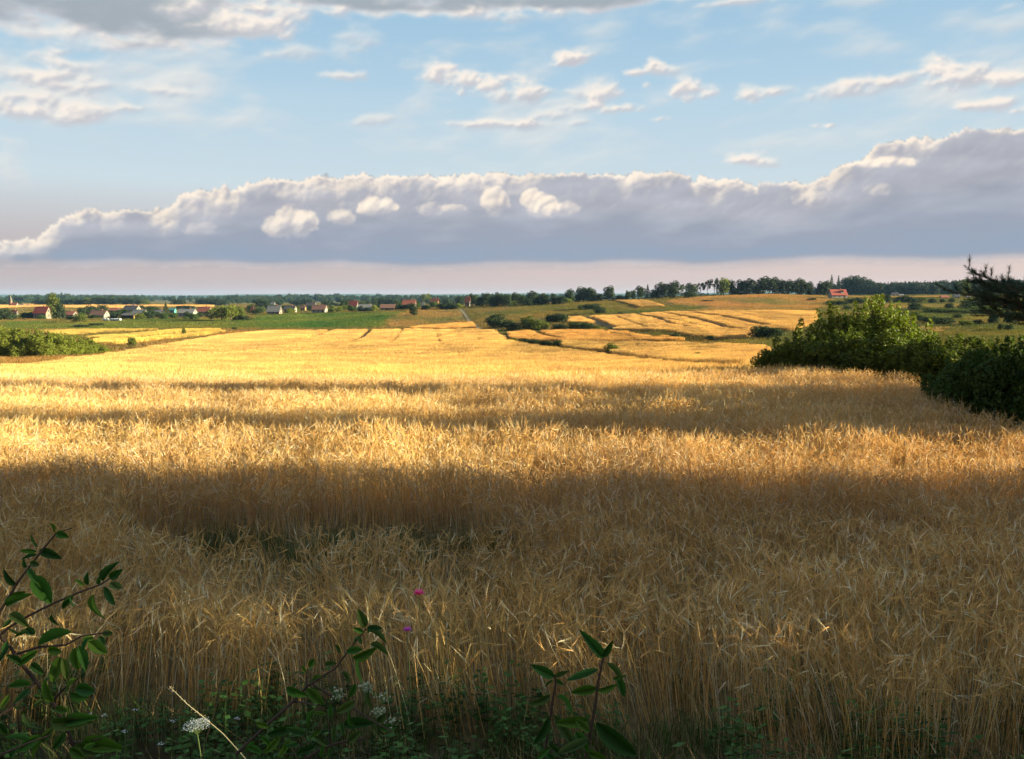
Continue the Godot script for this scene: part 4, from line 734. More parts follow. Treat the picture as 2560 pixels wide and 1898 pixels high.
func mix3(a: Vector3, b: Vector3, t: float) -> Vector3:
	return a.lerp(b, clampf(t, 0.0, 1.0))


func clear_air(a: float, e: float) -> Vector3:
	# from the hazy horizon up
	var side := clampf(a / 32.0, -1.5, 1.5)
	var c := Vector3(206, 187, 183) + Vector3(16, 12, 8) * side
	c = mix3(c, Vector3(204, 219, 226), (e - 2.4) / 5.0)
	c = mix3(c, Vector3(180, 208, 226), (e - 7.0) / 7.0)
	c = mix3(c, Vector3(147, 187, 217), (e - 13.0) / 9.0)
	c = mix3(c, Vector3(98, 148, 202), (e - 22.0) / 60.0)
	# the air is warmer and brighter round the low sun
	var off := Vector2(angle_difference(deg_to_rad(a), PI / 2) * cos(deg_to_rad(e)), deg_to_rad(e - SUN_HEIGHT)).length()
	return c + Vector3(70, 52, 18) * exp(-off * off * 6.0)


func heads(a: float, e: float) -> float:
	# rounded cloud heads of three sizes
	var wx := a + 0.5 * puff_noise.get_noise_2d(a * 4.0, e * 4.0 + 50.0)
	var wy := e * 1.15 + 0.4 * puff_noise.get_noise_2d(a * 4.0 + 80.0, e * 4.0)
	return -0.5 * dome_noise.get_noise_2d(wx * 0.52, wy * 0.62) - 0.3 * dome_noise.get_noise_2d(wx * 1.25 + 9.0, wy * 1.35) - 0.2 * dome_noise.get_noise_2d(wx * 2.8, wy * 2.9 + 5.0)


# how a place in the sky is covered: [cover, relief, shade, sort], sort 0 thin white, 1 bank, 2 soft grey
func cloud_at(a: float, e: float) -> Array:
	var cover := 0.0
	var relief := 0.0
	var shade := 0.0
	var d := heads(a, e)
	var n := puff_noise.get_noise_2d(a * 1.3 + e * 0.8, e * 4.5 - a * 0.5)
	var n2 := puff_noise.get_noise_2d(a * 4.0 + 30.0, e * 9.0)
	# thin high veils
	var far := 1.0 / tan(deg_to_rad(e + 4.0))
	var gx := sin(deg_to_rad(a)) * far
	var gz := cos(deg_to_rad(a)) * far
	var veil := deck_noise.get_noise_2d(gx * 30.0 + gz * 8.0, gz * 22.0) * 0.5 + 0.5
	cover = smoothstep(0.42, 0.86, veil + n * 0.3) * clampf((e - 6.5) / 6.0, 0.0, 1.0) * 0.6
	relief = n * 0.4
	shade = 0.2
	# grey sheets
	var sheet := 0.0
	if absf(a) < 60.0 and e < 26.0:
		for s in SHEETS:
			var q := Vector2((a - s[0]) / s[2], (e - s[1]) / s[3]).length()
			sheet = maxf(sheet, s[4] * clampf(1.45 - q, 0.0, 1.0))
	var general := clampf(veil * 2.0 - 0.8, 0.0, 1.0) * clampf((e - 13.0) / 9.0, 0.0, 1.0)
	sheet = maxf(sheet, general * clampf(maxf(absf(a) - 40.0, (e - 20.0) * 4.0) / 15.0, 0.0, 1.0))
	if sheet > 0.0:
		var k := smoothstep(0.1, 0.85, sheet + n * 0.5 + n2 * 0.25)
		if k > 0.0:
			cover = lerpf(cover, 1.0, k)
			shade = lerpf(shade, clampf(0.25 + (sheet + n * 0.5 - 0.3) * 1.1, 0.0, 0.95), k)
			relief = lerpf(relief, n * 0.8 + n2 * 0.4, k)
	# single clouds
	if absf(a) < 45.0 and e < 24.0:
		for p in PUFFS:
			if p[5] == 1:
				continue
			var dx: float = (a - p[0]) / (p[2] * 1.3)
			var dy: float = (e - p[1]) / (p[3] * 1.3)
			if absf(dx) > 2.0 or absf(dy) > 2.0:
				continue
			var q := 1.0 - sqrt(dx * dx + dy * dy * (1.5 if dy < 0.0 else 1.0))
			var body := q + n * 0.75 + n2 * 0.45 + (d - 0.45) * (0.9 if p[5] == 0 else 0.4)
			var k := smoothstep(-0.05, 0.85 if p[5] == 0 else 1.15, body) * float(p[4]) * clampf((1.9 - sqrt(dx * dx + dy * dy)) * 3.0, 0.0, 1.0)
			if k > 0.0:
				cover = maxf(cover, cover + (1.0 - cover) * k)
				var under := clampf(0.3 - dy * 0.55, 0.0, 0.75)
				shade = lerpf(shade, under if p[5] == 0 else under * 0.9 + 0.12, k)
				relief = lerpf(relief, d * 0.9 + clampf(body, 0.0, 1.0) * 0.5, k)
	# the long bank
	var edge := bank_edge(a)
	var along := heads(a, edge * 0.5 + 3.0)
	var limit := edge + (along * 0.65 + d * 0.35 - 0.5) * 1.5 + n2 * 0.1
	if e < limit + 0.1:
		var deep := limit - e
		var k := smoothstep(-0.03, 0.13, deep)
		var side := clampf(a / 32.0, -1.5, 1.5)
		var base := 2.25 + 0.1 * side + 0.3 * puff_noise.get_noise_2d(a * 0.8, 3.0)
		k *= lerpf(0.08, 1.0, smoothstep(base - 0.6, base + 0.45, e))
		var patch := smoothstep(-0.35, 0.3, puff_noise.get_noise_2d(a * 1.3, 90.0)) * smoothstep(31.0, 22.0, a)
		var s := smoothstep(0.0, lerpf(0.6, 2.4, patch), limit + 0.1 - e + n2 * 0.5)
		s = lerpf(0.1, 1.0, s)
		var r := d * 1.1 + minf(deep, 1.2) * 0.25
		if absf(a) < 45.0:
			for p in PUFFS:
				if p[5] != 1:
					continue
				var dx: float = (a - p[0]) / (p[2] * 1.15)
				var dy: float = (e - p[1]) / (p[3] * 1.25)
				if absf(dx) > 1.8 or absf(dy) > 1.8:
					continue
				var q := 1.0 - sqrt(dx * dx + dy * dy)
				var m := smoothstep(0.0, 0.22, q + (d - 0.5) * 1.1) * smoothstep(-1.1, 0.0, dy + (d - 0.5)) * float(p[4])
				s = lerpf(s, 0.05, m)
				r = lerpf(r, d * 1.2 + q * 0.5, m)
		# depth of the grey towards the flat foot
		s += clampf((edge - e) / maxf(edge - 2.2, 1.0) - 0.35 + n * 0.1, 0.0, 1.0) * 1.3
		cover = lerpf(cover, 1.0, k)
		shade = lerpf(shade, 1.0 + s, k)
		relief = lerpf(relief, r, k)
	return [cover, relief, shade]


func sky_color(a: float, e: float, cloud: Array, slope: Vector2) -> Vector3:
	var c := clear_air(a, e)
	var light := clampf(0.55 + slope.x * 0.5 + slope.y * 0.42, 0.0, 1.0)
	var shade: float = cloud[2]
	var k: Vector3
	if shade >= 1.0:
		# the bank: cream heads above, grey-blue below
		var s := shade - 1.0
		k = mix3(Vector3(186, 183, 191), Vector3(255, 239, 219), light * 1.05 - s * 0.95 + 0.25)
		k = mix3(k, Vector3(182, 184, 193), s * 0.75)
		k = mix3(k, Vector3(126, 139, 163), (s - 0.9) * 0.9)
		k += Vector3(16, 15, 14) * puff_noise.get_noise_2d(a * 1.4 - e, e * 5.0 + 20.0)
		k += Vector3(8, 7, 6) * (light - 0.55) * clampf(1.5 - s, 0.0, 1.0)
	else:
		k = mix3(Vector3(252, 240, 228), Vector3(203, 202, 207), shade * 1.3 + (0.55 - light) * 1.2)
		k = mix3(k, Vector3(156, 168, 178), (shade - 0.45) * 1.7)
	return mix3(c, k, cloud[0]).clamp(Vector3.ZERO, Vector3(255, 255, 255))


func paint_part(a0: float, e1: float, per: float, w: int, h: int) -> Image:
	var im := Image.create(w, h, false, Image.FORMAT_RGB8)
	var relief := PackedFloat32Array()
	relief.resize(w * h)
	var clouds := []
	clouds.resize(w * h)
	for y in h:
		for x in w:
			var k := cloud_at(a0 + (x + 0.5) / per, e1 - (y + 0.5) / per)
			clouds[y * w + x] = k
			relief[y * w + x] = k[1]
	var reach := maxi(1, int(per * 0.18))
	for y in h:
		for x in w:
			var dx := (relief[y * w + maxi(x - reach, 0)] - relief[y * w + mini(x + reach, w - 1)]) / (2.0 * reach) * per
			var dy := (relief[mini(y + reach, h - 1) * w + x] - relief[maxi(y - reach, 0) * w + x]) / (2.0 * reach) * per
			var c := sky_color(a0 + (x + 0.5) / per, e1 - (y + 0.5) / per, clouds[y * w + x], Vector2(dx, -dy) * -0.9) / 255.0
			im.set_pixel(x, y, Color(c.x, c.y, c.z))
	return im


func paint_sky() -> ImageTexture:
	puff_noise.seed = 21
	puff_noise.frequency = 0.11
	puff_noise.fractal_octaves = 4
	deck_noise.seed = 5
	deck_noise.frequency = 0.02
	deck_noise.fractal_octaves = 5
	dome_noise.seed = 8
	dome_noise.noise_type = FastNoiseLite.TYPE_CELLULAR
	dome_noise.frequency = 1.0
	dome_noise.fractal_type = FastNoiseLite.FRACTAL_NONE
	dome_noise.cellular_return_type = FastNoiseLite.RETURN_DISTANCE
	var w := 4096
	var h := 2048
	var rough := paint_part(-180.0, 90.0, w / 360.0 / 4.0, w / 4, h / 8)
	rough.resize(w, h / 2, Image.INTERPOLATE_CUBIC)
	var im := Image.create(w, h, false, Image.FORMAT_RGB8)
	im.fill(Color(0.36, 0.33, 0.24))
	im.blit_rect(rough, Rect2i(0, 0, w, h / 2), Vector2i.ZERO)
	# the same sky again, finely, round the way the camera looks
	var per := w / 360.0
	var fw := int(90.0 * per)
	var fh := int(28.0 * per)
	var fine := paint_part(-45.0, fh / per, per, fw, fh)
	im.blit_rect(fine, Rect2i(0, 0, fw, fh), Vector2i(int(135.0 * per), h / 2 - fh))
	# the panorama's middle lies behind the camera
	var turned := Image.create(w, h, false, Image.FORMAT_RGB8)
	turned.blit_rect(im, Rect2i(0, 0, w / 2, h), Vector2i(w / 2, 0))
	turned.blit_rect(im, Rect2i(w / 2, 0, w / 2, h), Vector2i(0, 0))
	return ImageTexture.create_from_image(turned)


# ---------------------------------------------------------------- barley
func barley_clump(n: int, half: float, tall: float, oats: int) -> Shape:
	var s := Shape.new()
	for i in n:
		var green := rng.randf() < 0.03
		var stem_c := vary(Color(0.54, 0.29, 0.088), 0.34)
		var ear_c := vary(Color(0.63, 0.37, 0.125), 0.3)
		if rng.randf() < 0.17:
			stem_c = vary(Color(0.56, 0.41, 0.23), 0.25)
			ear_c = vary(Color(0.75, 0.58, 0.34), 0.2)
		if green:
			stem_c = vary(Color(0.16, 0.17, 0.045), 0.3)
		var at := Vector3(rng.randf_range(-half, half), -0.02, rng.randf_range(-half, half))
		var h := tall * rng.randf_range(0.72, 1.03)
		var way := rng.randf() * TAU
		var lean := Vector3(cos(way), 0, sin(way))
		var side := Vector3(-sin(way + 0.7), 0, cos(way + 0.7))
		var tilt := rng.randf_range(0.02, 0.22) * (2.2 if rng.randf() < 0.08 else 1.0)
		var pts := PackedVector3Array()
		for k in 4:
			var f := k / 3.0
			pts.append(at + Vector3(0, h * f * (1.0 - tilt * tilt * f), 0) + lean * tilt * h * f * f)
		s.ribbon(pts, 0.0052, 0.0032, side, stem_c)
		# the ear, nodding on its neck, with its awns
		var p := pts[3]
		var angle := rng.randf_range(0.1, 1.0) if rng.randf() < 0.55 else rng.randf_range(1.0, 2.6)
		var bend := rng.randf_range(0.0, 0.22)
		var spine := PackedVector3Array([p])
		var length := rng.randf_range(0.075, 0.11)
		var dir := Vector3.UP
		for k in 3:
			dir = (Vector3.UP * cos(angle) + lean * sin(angle)).normalized()
			p += dir * length / 3.0
			spine.append(p)
			angle += bend * 0.5
		var across := dir.cross(side).normalized()
		var r := rng.randf_range(0.004, 0.0062)
		for k in 3:
			var t0 := TAU * k / 3.0
			var t1 := TAU * (k + 1) / 3.0
			var e0 := (side * cos(t0) + across * sin(t0)) * r
			var e1 := (side * cos(t1) + across * sin(t1)) * r
			s.tri(spine[0], spine[1] + e0, spine[1] + e1, ear_c)
			s.quad(spine[1] + e0, spine[1] + e1, spine[2] + e1 * 0.8, spine[2] + e0 * 0.8, ear_c)
			s.tri(spine[2] + e0 * 0.8, spine[2] + e1 * 0.8, spine[3], ear_c)
		for k in 8:
			var from := spine[1 + k % 3]
			var spread := (side * rng.randf_range(-1, 1) + across * rng.randf_range(-1, 1)) * 0.2
			var tip := from + (dir + spread).normalized() * rng.randf_range(0.1, 0.16)
			var w := (side if k % 2 else across) * 0.0013
			s.tri(from - w, from + w, tip, ear_c)
		if rng.randf() < 0.45:
			var q := pts[1].lerp(pts[2], rng.randf())
			var lw := rng.randf() * TAU
			var ld := Vector3(cos(lw), 0, sin(lw))
			var leaf := PackedVector3Array([q, q + ld * 0.06 + Vector3(0, 0.05, 0), q + ld * 0.13 + Vector3(0, 0.03, 0), q + ld * 0.17 + Vector3(0, -0.05, 0)])
			s.ribbon(leaf, 0.0065, 0.0018, Vector3(-ld.z, 0.3, ld.x).normalized(), vary(Color(0.44, 0.32, 0.16) if not green else Color(0.12, 0.16, 0.04), 0.3))
	for i in oats:
		# a wild oat that overtops the barley
		var at := Vector3(rng.randf_range(-half, half), 0, rng.randf_range(-half, half))
		var h := tall * rng.randf_range(1.05, 1.25)
		var c := vary(Color(0.6, 0.5, 0.3), 0.15)
		s.ribbon(PackedVector3Array([at, at + Vector3(0.02, h * 0.6, 0), at + Vector3(0.05, h, 0.02)]), 0.004, 0.0015, Vector3(0.8, 0, 0.6), c)
		for k in 14:
			var q := at + Vector3(0.05, h * rng.randf_range(0.74, 1.0), 0.02)
			var way := rng.randf() * TAU
			var out := q + Vector3(cos(way) * 0.06, 0.01, sin(way) * 0.06)
			s.tri(q, q + Vector3(0, 0.002, 0), out, c)
			s.tri(out, out + Vector3(0.005, -0.012, 0.003), out + Vector3(0, -0.026, 0), c)
			s.tri(out, out + Vector3(-0.004, -0.012, 0.004), out + Vector3(0, -0.026, 0), c)
	return s


func coarse_clump(n: int, half: float, tall: float, wide: float) -> Shape:
	var s := Shape.new()
	for i in n:
		var stem_c := vary(Color(0.56, 0.325, 0.1), 0.22)
		var ear_c := vary(Color(0.64, 0.395, 0.135), 0.2)
		var at := Vector3(rng.randf_range(-half, half), -0.05, rng.randf_range(-half, half))
		var h := tall * rng.randf_range(0.75, 1.03)
		var way := rng.randf() * TAU
		var lean := Vector3(cos(way), 0, sin(way))
		var side := Vector3(-sin(way + 0.8), 0, cos(way + 0.8))
		var neck := at + Vector3(0, h, 0) + lean * h * rng.randf_range(0.02, 0.16)
		var tip := neck + (Vector3.UP * rng.randf_range(-0.3, 1.0) + lean * rng.randf_range(0.2, 1.0)).normalized() * (0.11 + wide)
		var w := side * wide * 0.35
		s.quad(at - w, at + w, neck + w, neck - w, stem_c)
		s.tri(neck - side * wide * 0.5, neck + side * wide * 0.5, tip, ear_c)
		s.tri(neck - lean * wide * 0.5, neck + lean * wide * 0.5, tip, ear_c)
	return s


const TONES = [Color(1, 1.07, 1.2), Color(1.0, 0.96, 0.95), Color(0.82, 0.85, 0.92), Color(0.8, 0.95, 0.8), Color(0.92, 0.88, 0.95)]


func sow_barley() -> void:
	var straw := matte(Color.WHITE, 0.75, lin(0.55, 0.45, 0.28))
	var fine := []
	for i in 12:
		fine.append(barley_clump(50, 0.3, 0.86, 1 if i % 6 == 0 else 0).mesh(straw))
	var middle := []
	for i in 6:
		middle.append(coarse_clump(150, 0.62, 0.84, 0.016).mesh(straw))
	var coarse := []
	for i in 6:
		coarse.append(coarse_clump(80, 0.62, 0.82, 0.04).mesh(straw))
	for ci in CROPS.size():
		var crop: Array = CROPS[ci]
		var o: Dictionary = crop_outlines[ci]
		var field := Node3D.new()
		field.name = numbered(crop[0])
		add_child(field)
		field.set_meta("kind", "stuff")
		field.set_meta("label", crop[1])
		field.set_meta("category", "barley")
		var gaps := []
		for g in crop[3]:
			var l := outline(g[1])
			l.wide = float(g[0])
			l.box = l.box.grow(3.0)
			gaps.append(l)
		var lots := {}
		var box: Rect2 = o.box
		var far_field: bool = box.end.y < -500.0
		for zone in 3:
			# near: single stalks; further off: coarser ones
			var from: float = [4.8, 33.0, 115.0][zone]
			var to: float = [33.0, 115.0, 1200.0][zone]
			var step: float = [0.43, 0.95, 0.95][zone]
			if far_field:
				step = 5.0
			var kinds: Array = [fine, middle, coarse][zone]
			var z := maxf(box.position.y, -to)
			var z_end := minf(box.end.y, -from)
			while z < z_end:
				var reach := -z * 0.82 + 4.0
				var x := maxf(box.position.x, -reach)
				var x_end := minf(box.end.x, reach)
				while x < x_end:
					var p := Vector2(x + rng.randf_range(-0.4, 0.4) * step, z + rng.randf_range(-0.4, 0.4) * step)
					x += step
					var ragged := Vector2(rough_noise.get_noise_2d(p.x * 5.0, p.y * 5.0), rough_noise.get_noise_2d(p.y * 5.0, p.x * 5.0)) * (0.5 if zone == 0 else 0.9)
					if not Geometry2D.is_point_in_polygon(p + ragged, o.pts):
						continue
					var skip := false
					for g in gaps:
						if g.box.has_point(p) and off_line(p, g.pts) < g.wide * 0.65 + ([0.0, 0.25, 0.25][zone] if g.wide > 0.65 else 0.0):
							skip = true
					if zone == 0:
						# the trampled hollow and the thin front rows
						var n := rough_noise.get_noise_2d(p.x * 9.0, p.y * 9.0)
						var q := Vector2((p.x + 2.5) / 2.7, (p.y + 10.7) / 1.35).length() + n * 0.35
						var front := -6.35 + 0.95 * smoothstep(0.6, 2.6, p.x)
						var hole := rough_noise.get_noise_2d(p.x * 6.0 + 33.0, p.y * 6.0)
						if q < 1.0 or hole < -0.46 or (p.y > front - 0.6 and n + (p.y - front) * 0.9 > 0.12):
							skip = true
					if skip:
						continue
					var b := broad_noise.get_noise_2d(p.x * 7.0, p.y * 7.0)
					var tall := 1.0 + rough_noise.get_noise_2d(p.x * 3.5, p.y * 3.5) * 0.3 + b * 0.15
					var f := 1.0 + b * 0.35 + broad_noise.get_noise_2d(p.x, p.y * 0.6) * 0.3
					if zone == 2:
						f *= 1.0 + 0.3 * broad_noise.get_noise_2d(p.x * 16.0 + p.y * 2.0, p.y * 0.5)
					var tone: Color = TONES[crop[4]]
					var k := rng.randi() % kinds.size() + zone * 100
					if not lots.has(k):
						lots[k] = [[], []]
					var wide: float = step / [0.43, 0.95, 0.95][zone]
					# wind has laid it over here and there
					var lean := Vector2(rough_noise.get_noise_2d(p.x * 4.0 + 70.0, p.y * 4.0), rough_noise.get_noise_2d(p.x * 4.0, p.y * 4.0 - 80.0)) * (0.55 if zone < 2 else 0.3)
					lots[k][0].append(upright(p.x, p.y, rng.randf() * TAU, wide, tall * (1.0 - lean.length_squared() * 0.5) * (1.0 if wide < 2.0 else 1.6), lean))
					lots[k][1].append(Color(tone.r * f, tone.g * f * (1.0 + b * 0.08), tone.b * f))
				z += step
		for k in lots:
			scatter("stalks", [fine, middle, coarse][k / 100][k % 100], lots[k][0], lots[k][1], field)


# ---------------------------------------------------------------- grass and weeds
func grass_clump(n: int, half: float, tall: float, wide: float) -> Shape:
	var s := Shape.new()
	for i in n:
		var c := Color(1, 1, 1)
		var f := rng.randf_range(0.65, 1.35)
		c = Color(f * rng.randf_range(0.85, 1.25), f, f * rng.randf_range(0.8, 1.1))
		var at := Vector3(rng.randf_range(-half, half), -0.04, rng.randf_range(-half, half))
		var way := rng.randf() * TAU
		var lean := Vector3(cos(way), 0, sin(way))
		var side := Vector3(-sin(way + 0.5), 0, cos(way + 0.5)) * wide * rng.randf_range(0.6, 1.3)
		var h := tall * rng.randf_range(0.5, 1.2)
		var mid := at + Vector3(0, h * 0.6, 0) + lean * h * 0.12
		var tip := at + Vector3(0, h, 0) + lean * h * rng.randf_range(0.3, 0.7)
		s.quad(at - side * 0.5, at + side * 0.5, mid + side * 0.4, mid - side * 0.4, c)
		s.tri(mid - side * 0.4, mid + side * 0.4, tip, c)
	return s


func sow_meadows() -> void:
	var blade := matte(Color.WHITE, 0.8, lin(0.5, 0.55, 0.2))
	var kinds := []
	for i in 5:
		kinds.append(grass_clump(90, 1.0, 0.34, 0.05).mesh(blade))
	var meadow := Node3D.new()
	meadow.name = "meadow_grass"
	add_child(meadow)
	meadow.set_meta("kind", "stuff")
	meadow.set_meta("label", "rough green and tan meadow grass between the fields and the village")
	meadow.set_meta("category", "grass")
	var lots := {}
	for zone in [[3.0, 150.0, 1.7], [150.0, 620.0, 3.1], [620.0, 1150.0, 7.0]]:
		var step: float = zone[2]
		var z: float = -zone[1]
		while z < -zone[0]:
			var reach := maxf(-z * 0.8 + 6.0, 36.0)
			var x := -reach
			while x < reach:
				var p := Vector2(x + rng.randf_range(-0.45, 0.45) * step, z + rng.randf_range(-0.45, 0.45) * step)
				x += step
				if crop_at(p) >= 0 or off_line(p, track_line) < 1.3 or (p.y > -14.0 and p.x > -12.5 and p.x < 10.5):
					continue
				var k := rng.randi() % 5
				if not lots.has(k):
					lots[k] = [[], []]
				var tall := (0.75 + 0.5 * rng.randf()) * (1.0 + rough_noise.get_noise_2d(p.x, p.y)) * sqrt(step / 1.7)
				lots[k][0].append(upright(p.x, p.y, rng.randf() * TAU, step / 1.7, tall))
				lots[k][1].append(meadow_color(p.x, p.y))
			z += step
	for k in lots:
		scatter("blades", kinds[k], lots[k][0], lots[k][1], meadow)


func weed_clump() -> Shape:
	var s := Shape.new()
	for i in 20:
		var c := vary(Color(0.046, 0.086, 0.018), 0.5)
		var at := Vector3(rng.randf_range(-0.14, 0.14), -0.02, rng.randf_range(-0.14, 0.14))
		var h := rng.randf_range(0.15, 0.55)
		var way := rng.randf() * TAU
		var up := at + Vector3(cos(way) * 0.05, h, sin(way) * 0.05)
		s.ribbon(PackedVector3Array([at, up]), 0.004, 0.003, Vector3(-sin(way), 0, cos(way)), c)
		for k in 5:
			var q := at.lerp(up, rng.randf_range(0.35, 1.0))
			var lw := rng.randf() * TAU
			var d := Vector3(cos(lw), rng.randf_range(-0.3, 0.5), sin(lw)).normalized() * rng.randf_range(0.035, 0.085)
			var sd := Vector3(-sin(lw), rng.randf_range(-0.4, 0.4), cos(lw)) * d.length() * 0.3
			s.quad(q, q + d * 0.5 + sd, q + d, q + d * 0.5 - sd, c)
	return s


func sow_bank() -> void:
	var blade := matte(Color.WHITE, 0.8, lin(0.03, 0.05, 0.01))
	var kinds := []
	for i in 4:
		kinds.append(grass_clump(60, 0.22, 0.34, 0.007).mesh(blade))
	for i in 4:
		kinds.append(weed_clump().mesh(blade))
	for i in 2:
		kinds.append(grass_clump(26, 0.25, 0.45, 0.006).mesh(blade))
	var bank := Node3D.new()
	bank.name = "bank_weeds"
	add_child(bank)
	bank.set_meta("kind", "stuff")
	bank.set_meta("label", "dark tangle of grass and broad-leaved weeds at the foot of the barley")
	bank.set_meta("category", "weeds")
	var lots := {}
	var z := -8.0
	while z < 3.0:
		var x := -14.0
		while x < 16.0:
			var p := Vector2(x + rng.randf_range(-0.1, 0.1), z + rng.randf_range(-0.1, 0.1))
			x += 0.24
			var n := rough_noise.get_noise_2d(p.x * 8.0, p.y * 8.0)
			var chance := clampf(1.0 - (-p.y - 6.1) * 1.1, 0.05, 1.0) * clampf(0.9 - p.x * 0.06, 0.45, 1.0) * smoothstep(-0.75, -0.05, rough_noise.get_noise_2d(p.x * 5.0 + 9.0, p.y * 5.0))
			if rng.randf() > chance:
				continue
			var k := rng.randi() % 4 if n > 0.05 else 4 + rng.randi() % 4
			var tint := Color(1, 1, 1)
			if k < 4:
				tint = Color(0.065, 0.1, 0.02)
			if rng.randf() < (0.14 if p.x < 0.8 else 0.42):
				k = 8 + rng.randi() % 2
				tint = Color(0.42, 0.27, 0.12)
			if not lots.has(k):
				lots[k] = [[], []]
			var f := rng.randf_range(0.7, 1.25)
			lots[k][0].append(upright(p.x, p.y, rng.randf() * TAU, 1.0, rng.randf_range(0.7, 1.25)))
			lots[k][1].append(Color(tint.r * f, tint.g * f, tint.b * f))
		z += 0.24
	# more green in the trampled hollow
	for i in 60:
		var p := Vector2(-2.3 + rng.randf_range(-2.6, 2.6), -10.7 + rng.randf_range(-1.0, 1.0))
		var k := rng.randi() % 4
		if not lots.has(k):
			lots[k] = [[], []]
		lots[k][0].append(upright(p.x, p.y, rng.randf() * TAU, 1.2, rng.randf_range(0.7, 1.3)))
		lots[k][1].append(Color(0.07, 0.085, 0.022))
	for k in lots:
		scatter("blades", kinds[k], lots[k][0], lots[k][1], bank)


# ---------------------------------------------------------------- trees and bushes
func foliage(s: Shape, lobes: Array, n: int, size: float, hang := 0.0) -> void:
	# leaf faces spread through the outer half of each lobe: [centre, radii]
	var total := 0.0
	for l in lobes:
		total += pow(l[1].x * l[1].y * l[1].z, 0.667)
	for l in lobes:
		var count := int(n * pow(l[1].x * l[1].y * l[1].z, 0.667) / total)
		for i in count:
			var d := Vector3(rng.randfn(), rng.randfn(), rng.randfn()).normalized()
			var r := 1.0 - 0.55 * rng.randf() * rng.randf()
			r *= 1.0 + 0.18 * puff_noise.get_noise_3d(d.x * 14.0 + l[0].x * 90.0, d.y * 14.0 + l[0].y * 90.0, d.z * 14.0)
			var p: Vector3 = l[0] + d * l[1] * r
			if p.y < 0.0:
				continue
			var facing := (d + Vector3(rng.randfn(), rng.randfn() + 0.4, rng.randfn()) * 0.7).normalized()
			var x := facing.cross(Vector3(rng.randfn(), rng.randfn(), rng.randfn())).normalized()
			var y := (facing.cross(x) - Vector3(0, hang, 0)).normalized()
			var k := size * rng.randf_range(0.6, 1.35)
			var f := rng.randf_range(0.7, 1.3)
			var c := Color(f * rng.randf_range(0.8, 1.25), f, f * rng.randf_range(0.7, 1.2))
			s.quad(p - y * k, p + x * k * 0.55, p + y * k, p - x * k * 0.55, c)


func stems_of(s: Shape, rise: float, thick: float, lobes: Array, limbs: int) -> void:
	s.tube(PackedVector3Array([Vector3(0, -0.03, 0), Vector3(0.01, rise * 0.4, 0), Vector3(-0.01, rise * 0.75, 0.01), Vector3(0, rise, 0)]), thick, thick * 0.45, 6, Color(1, 1, 1))
	for i in mini(limbs, lobes.size()):
		var to: Vector3 = lobes[i][0]
		var from := Vector3(0, clampf(to.y * 0.55, 0.03, rise * 0.9), 0)
		s.tube(PackedVector3Array([from, from.lerp(to, 0.5) + Vector3(0, 0.02, 0), to]), thick * 0.4, thick * 0.12, 4, Color(1, 1, 1))


var tree_shapes := {}
var crown_paint := []
var bark: StandardMaterial3D


func ring_lobes(n: int, y0: float, y1: float, spread: float, r0: float, r1: float) -> Array:
	var out := []
	for i in n:
		var f := (i + 0.5) / n
		var way := i * 2.4 + rng.randf() * 0.6
		var y := lerpf(y0, y1, f)
		var reach := spread * sqrt(maxf(0.05, 1.0 - pow(absf(f - 0.35) * 1.35, 2.0))) * rng.randf_range(0.7, 1.05)
		var r := rng.randf_range(r0, r1)
		out.append([Vector3(cos(way) * reach, y, sin(way) * reach), Vector3(r, r * rng.randf_range(0.7, 0.95), r)])
	return out


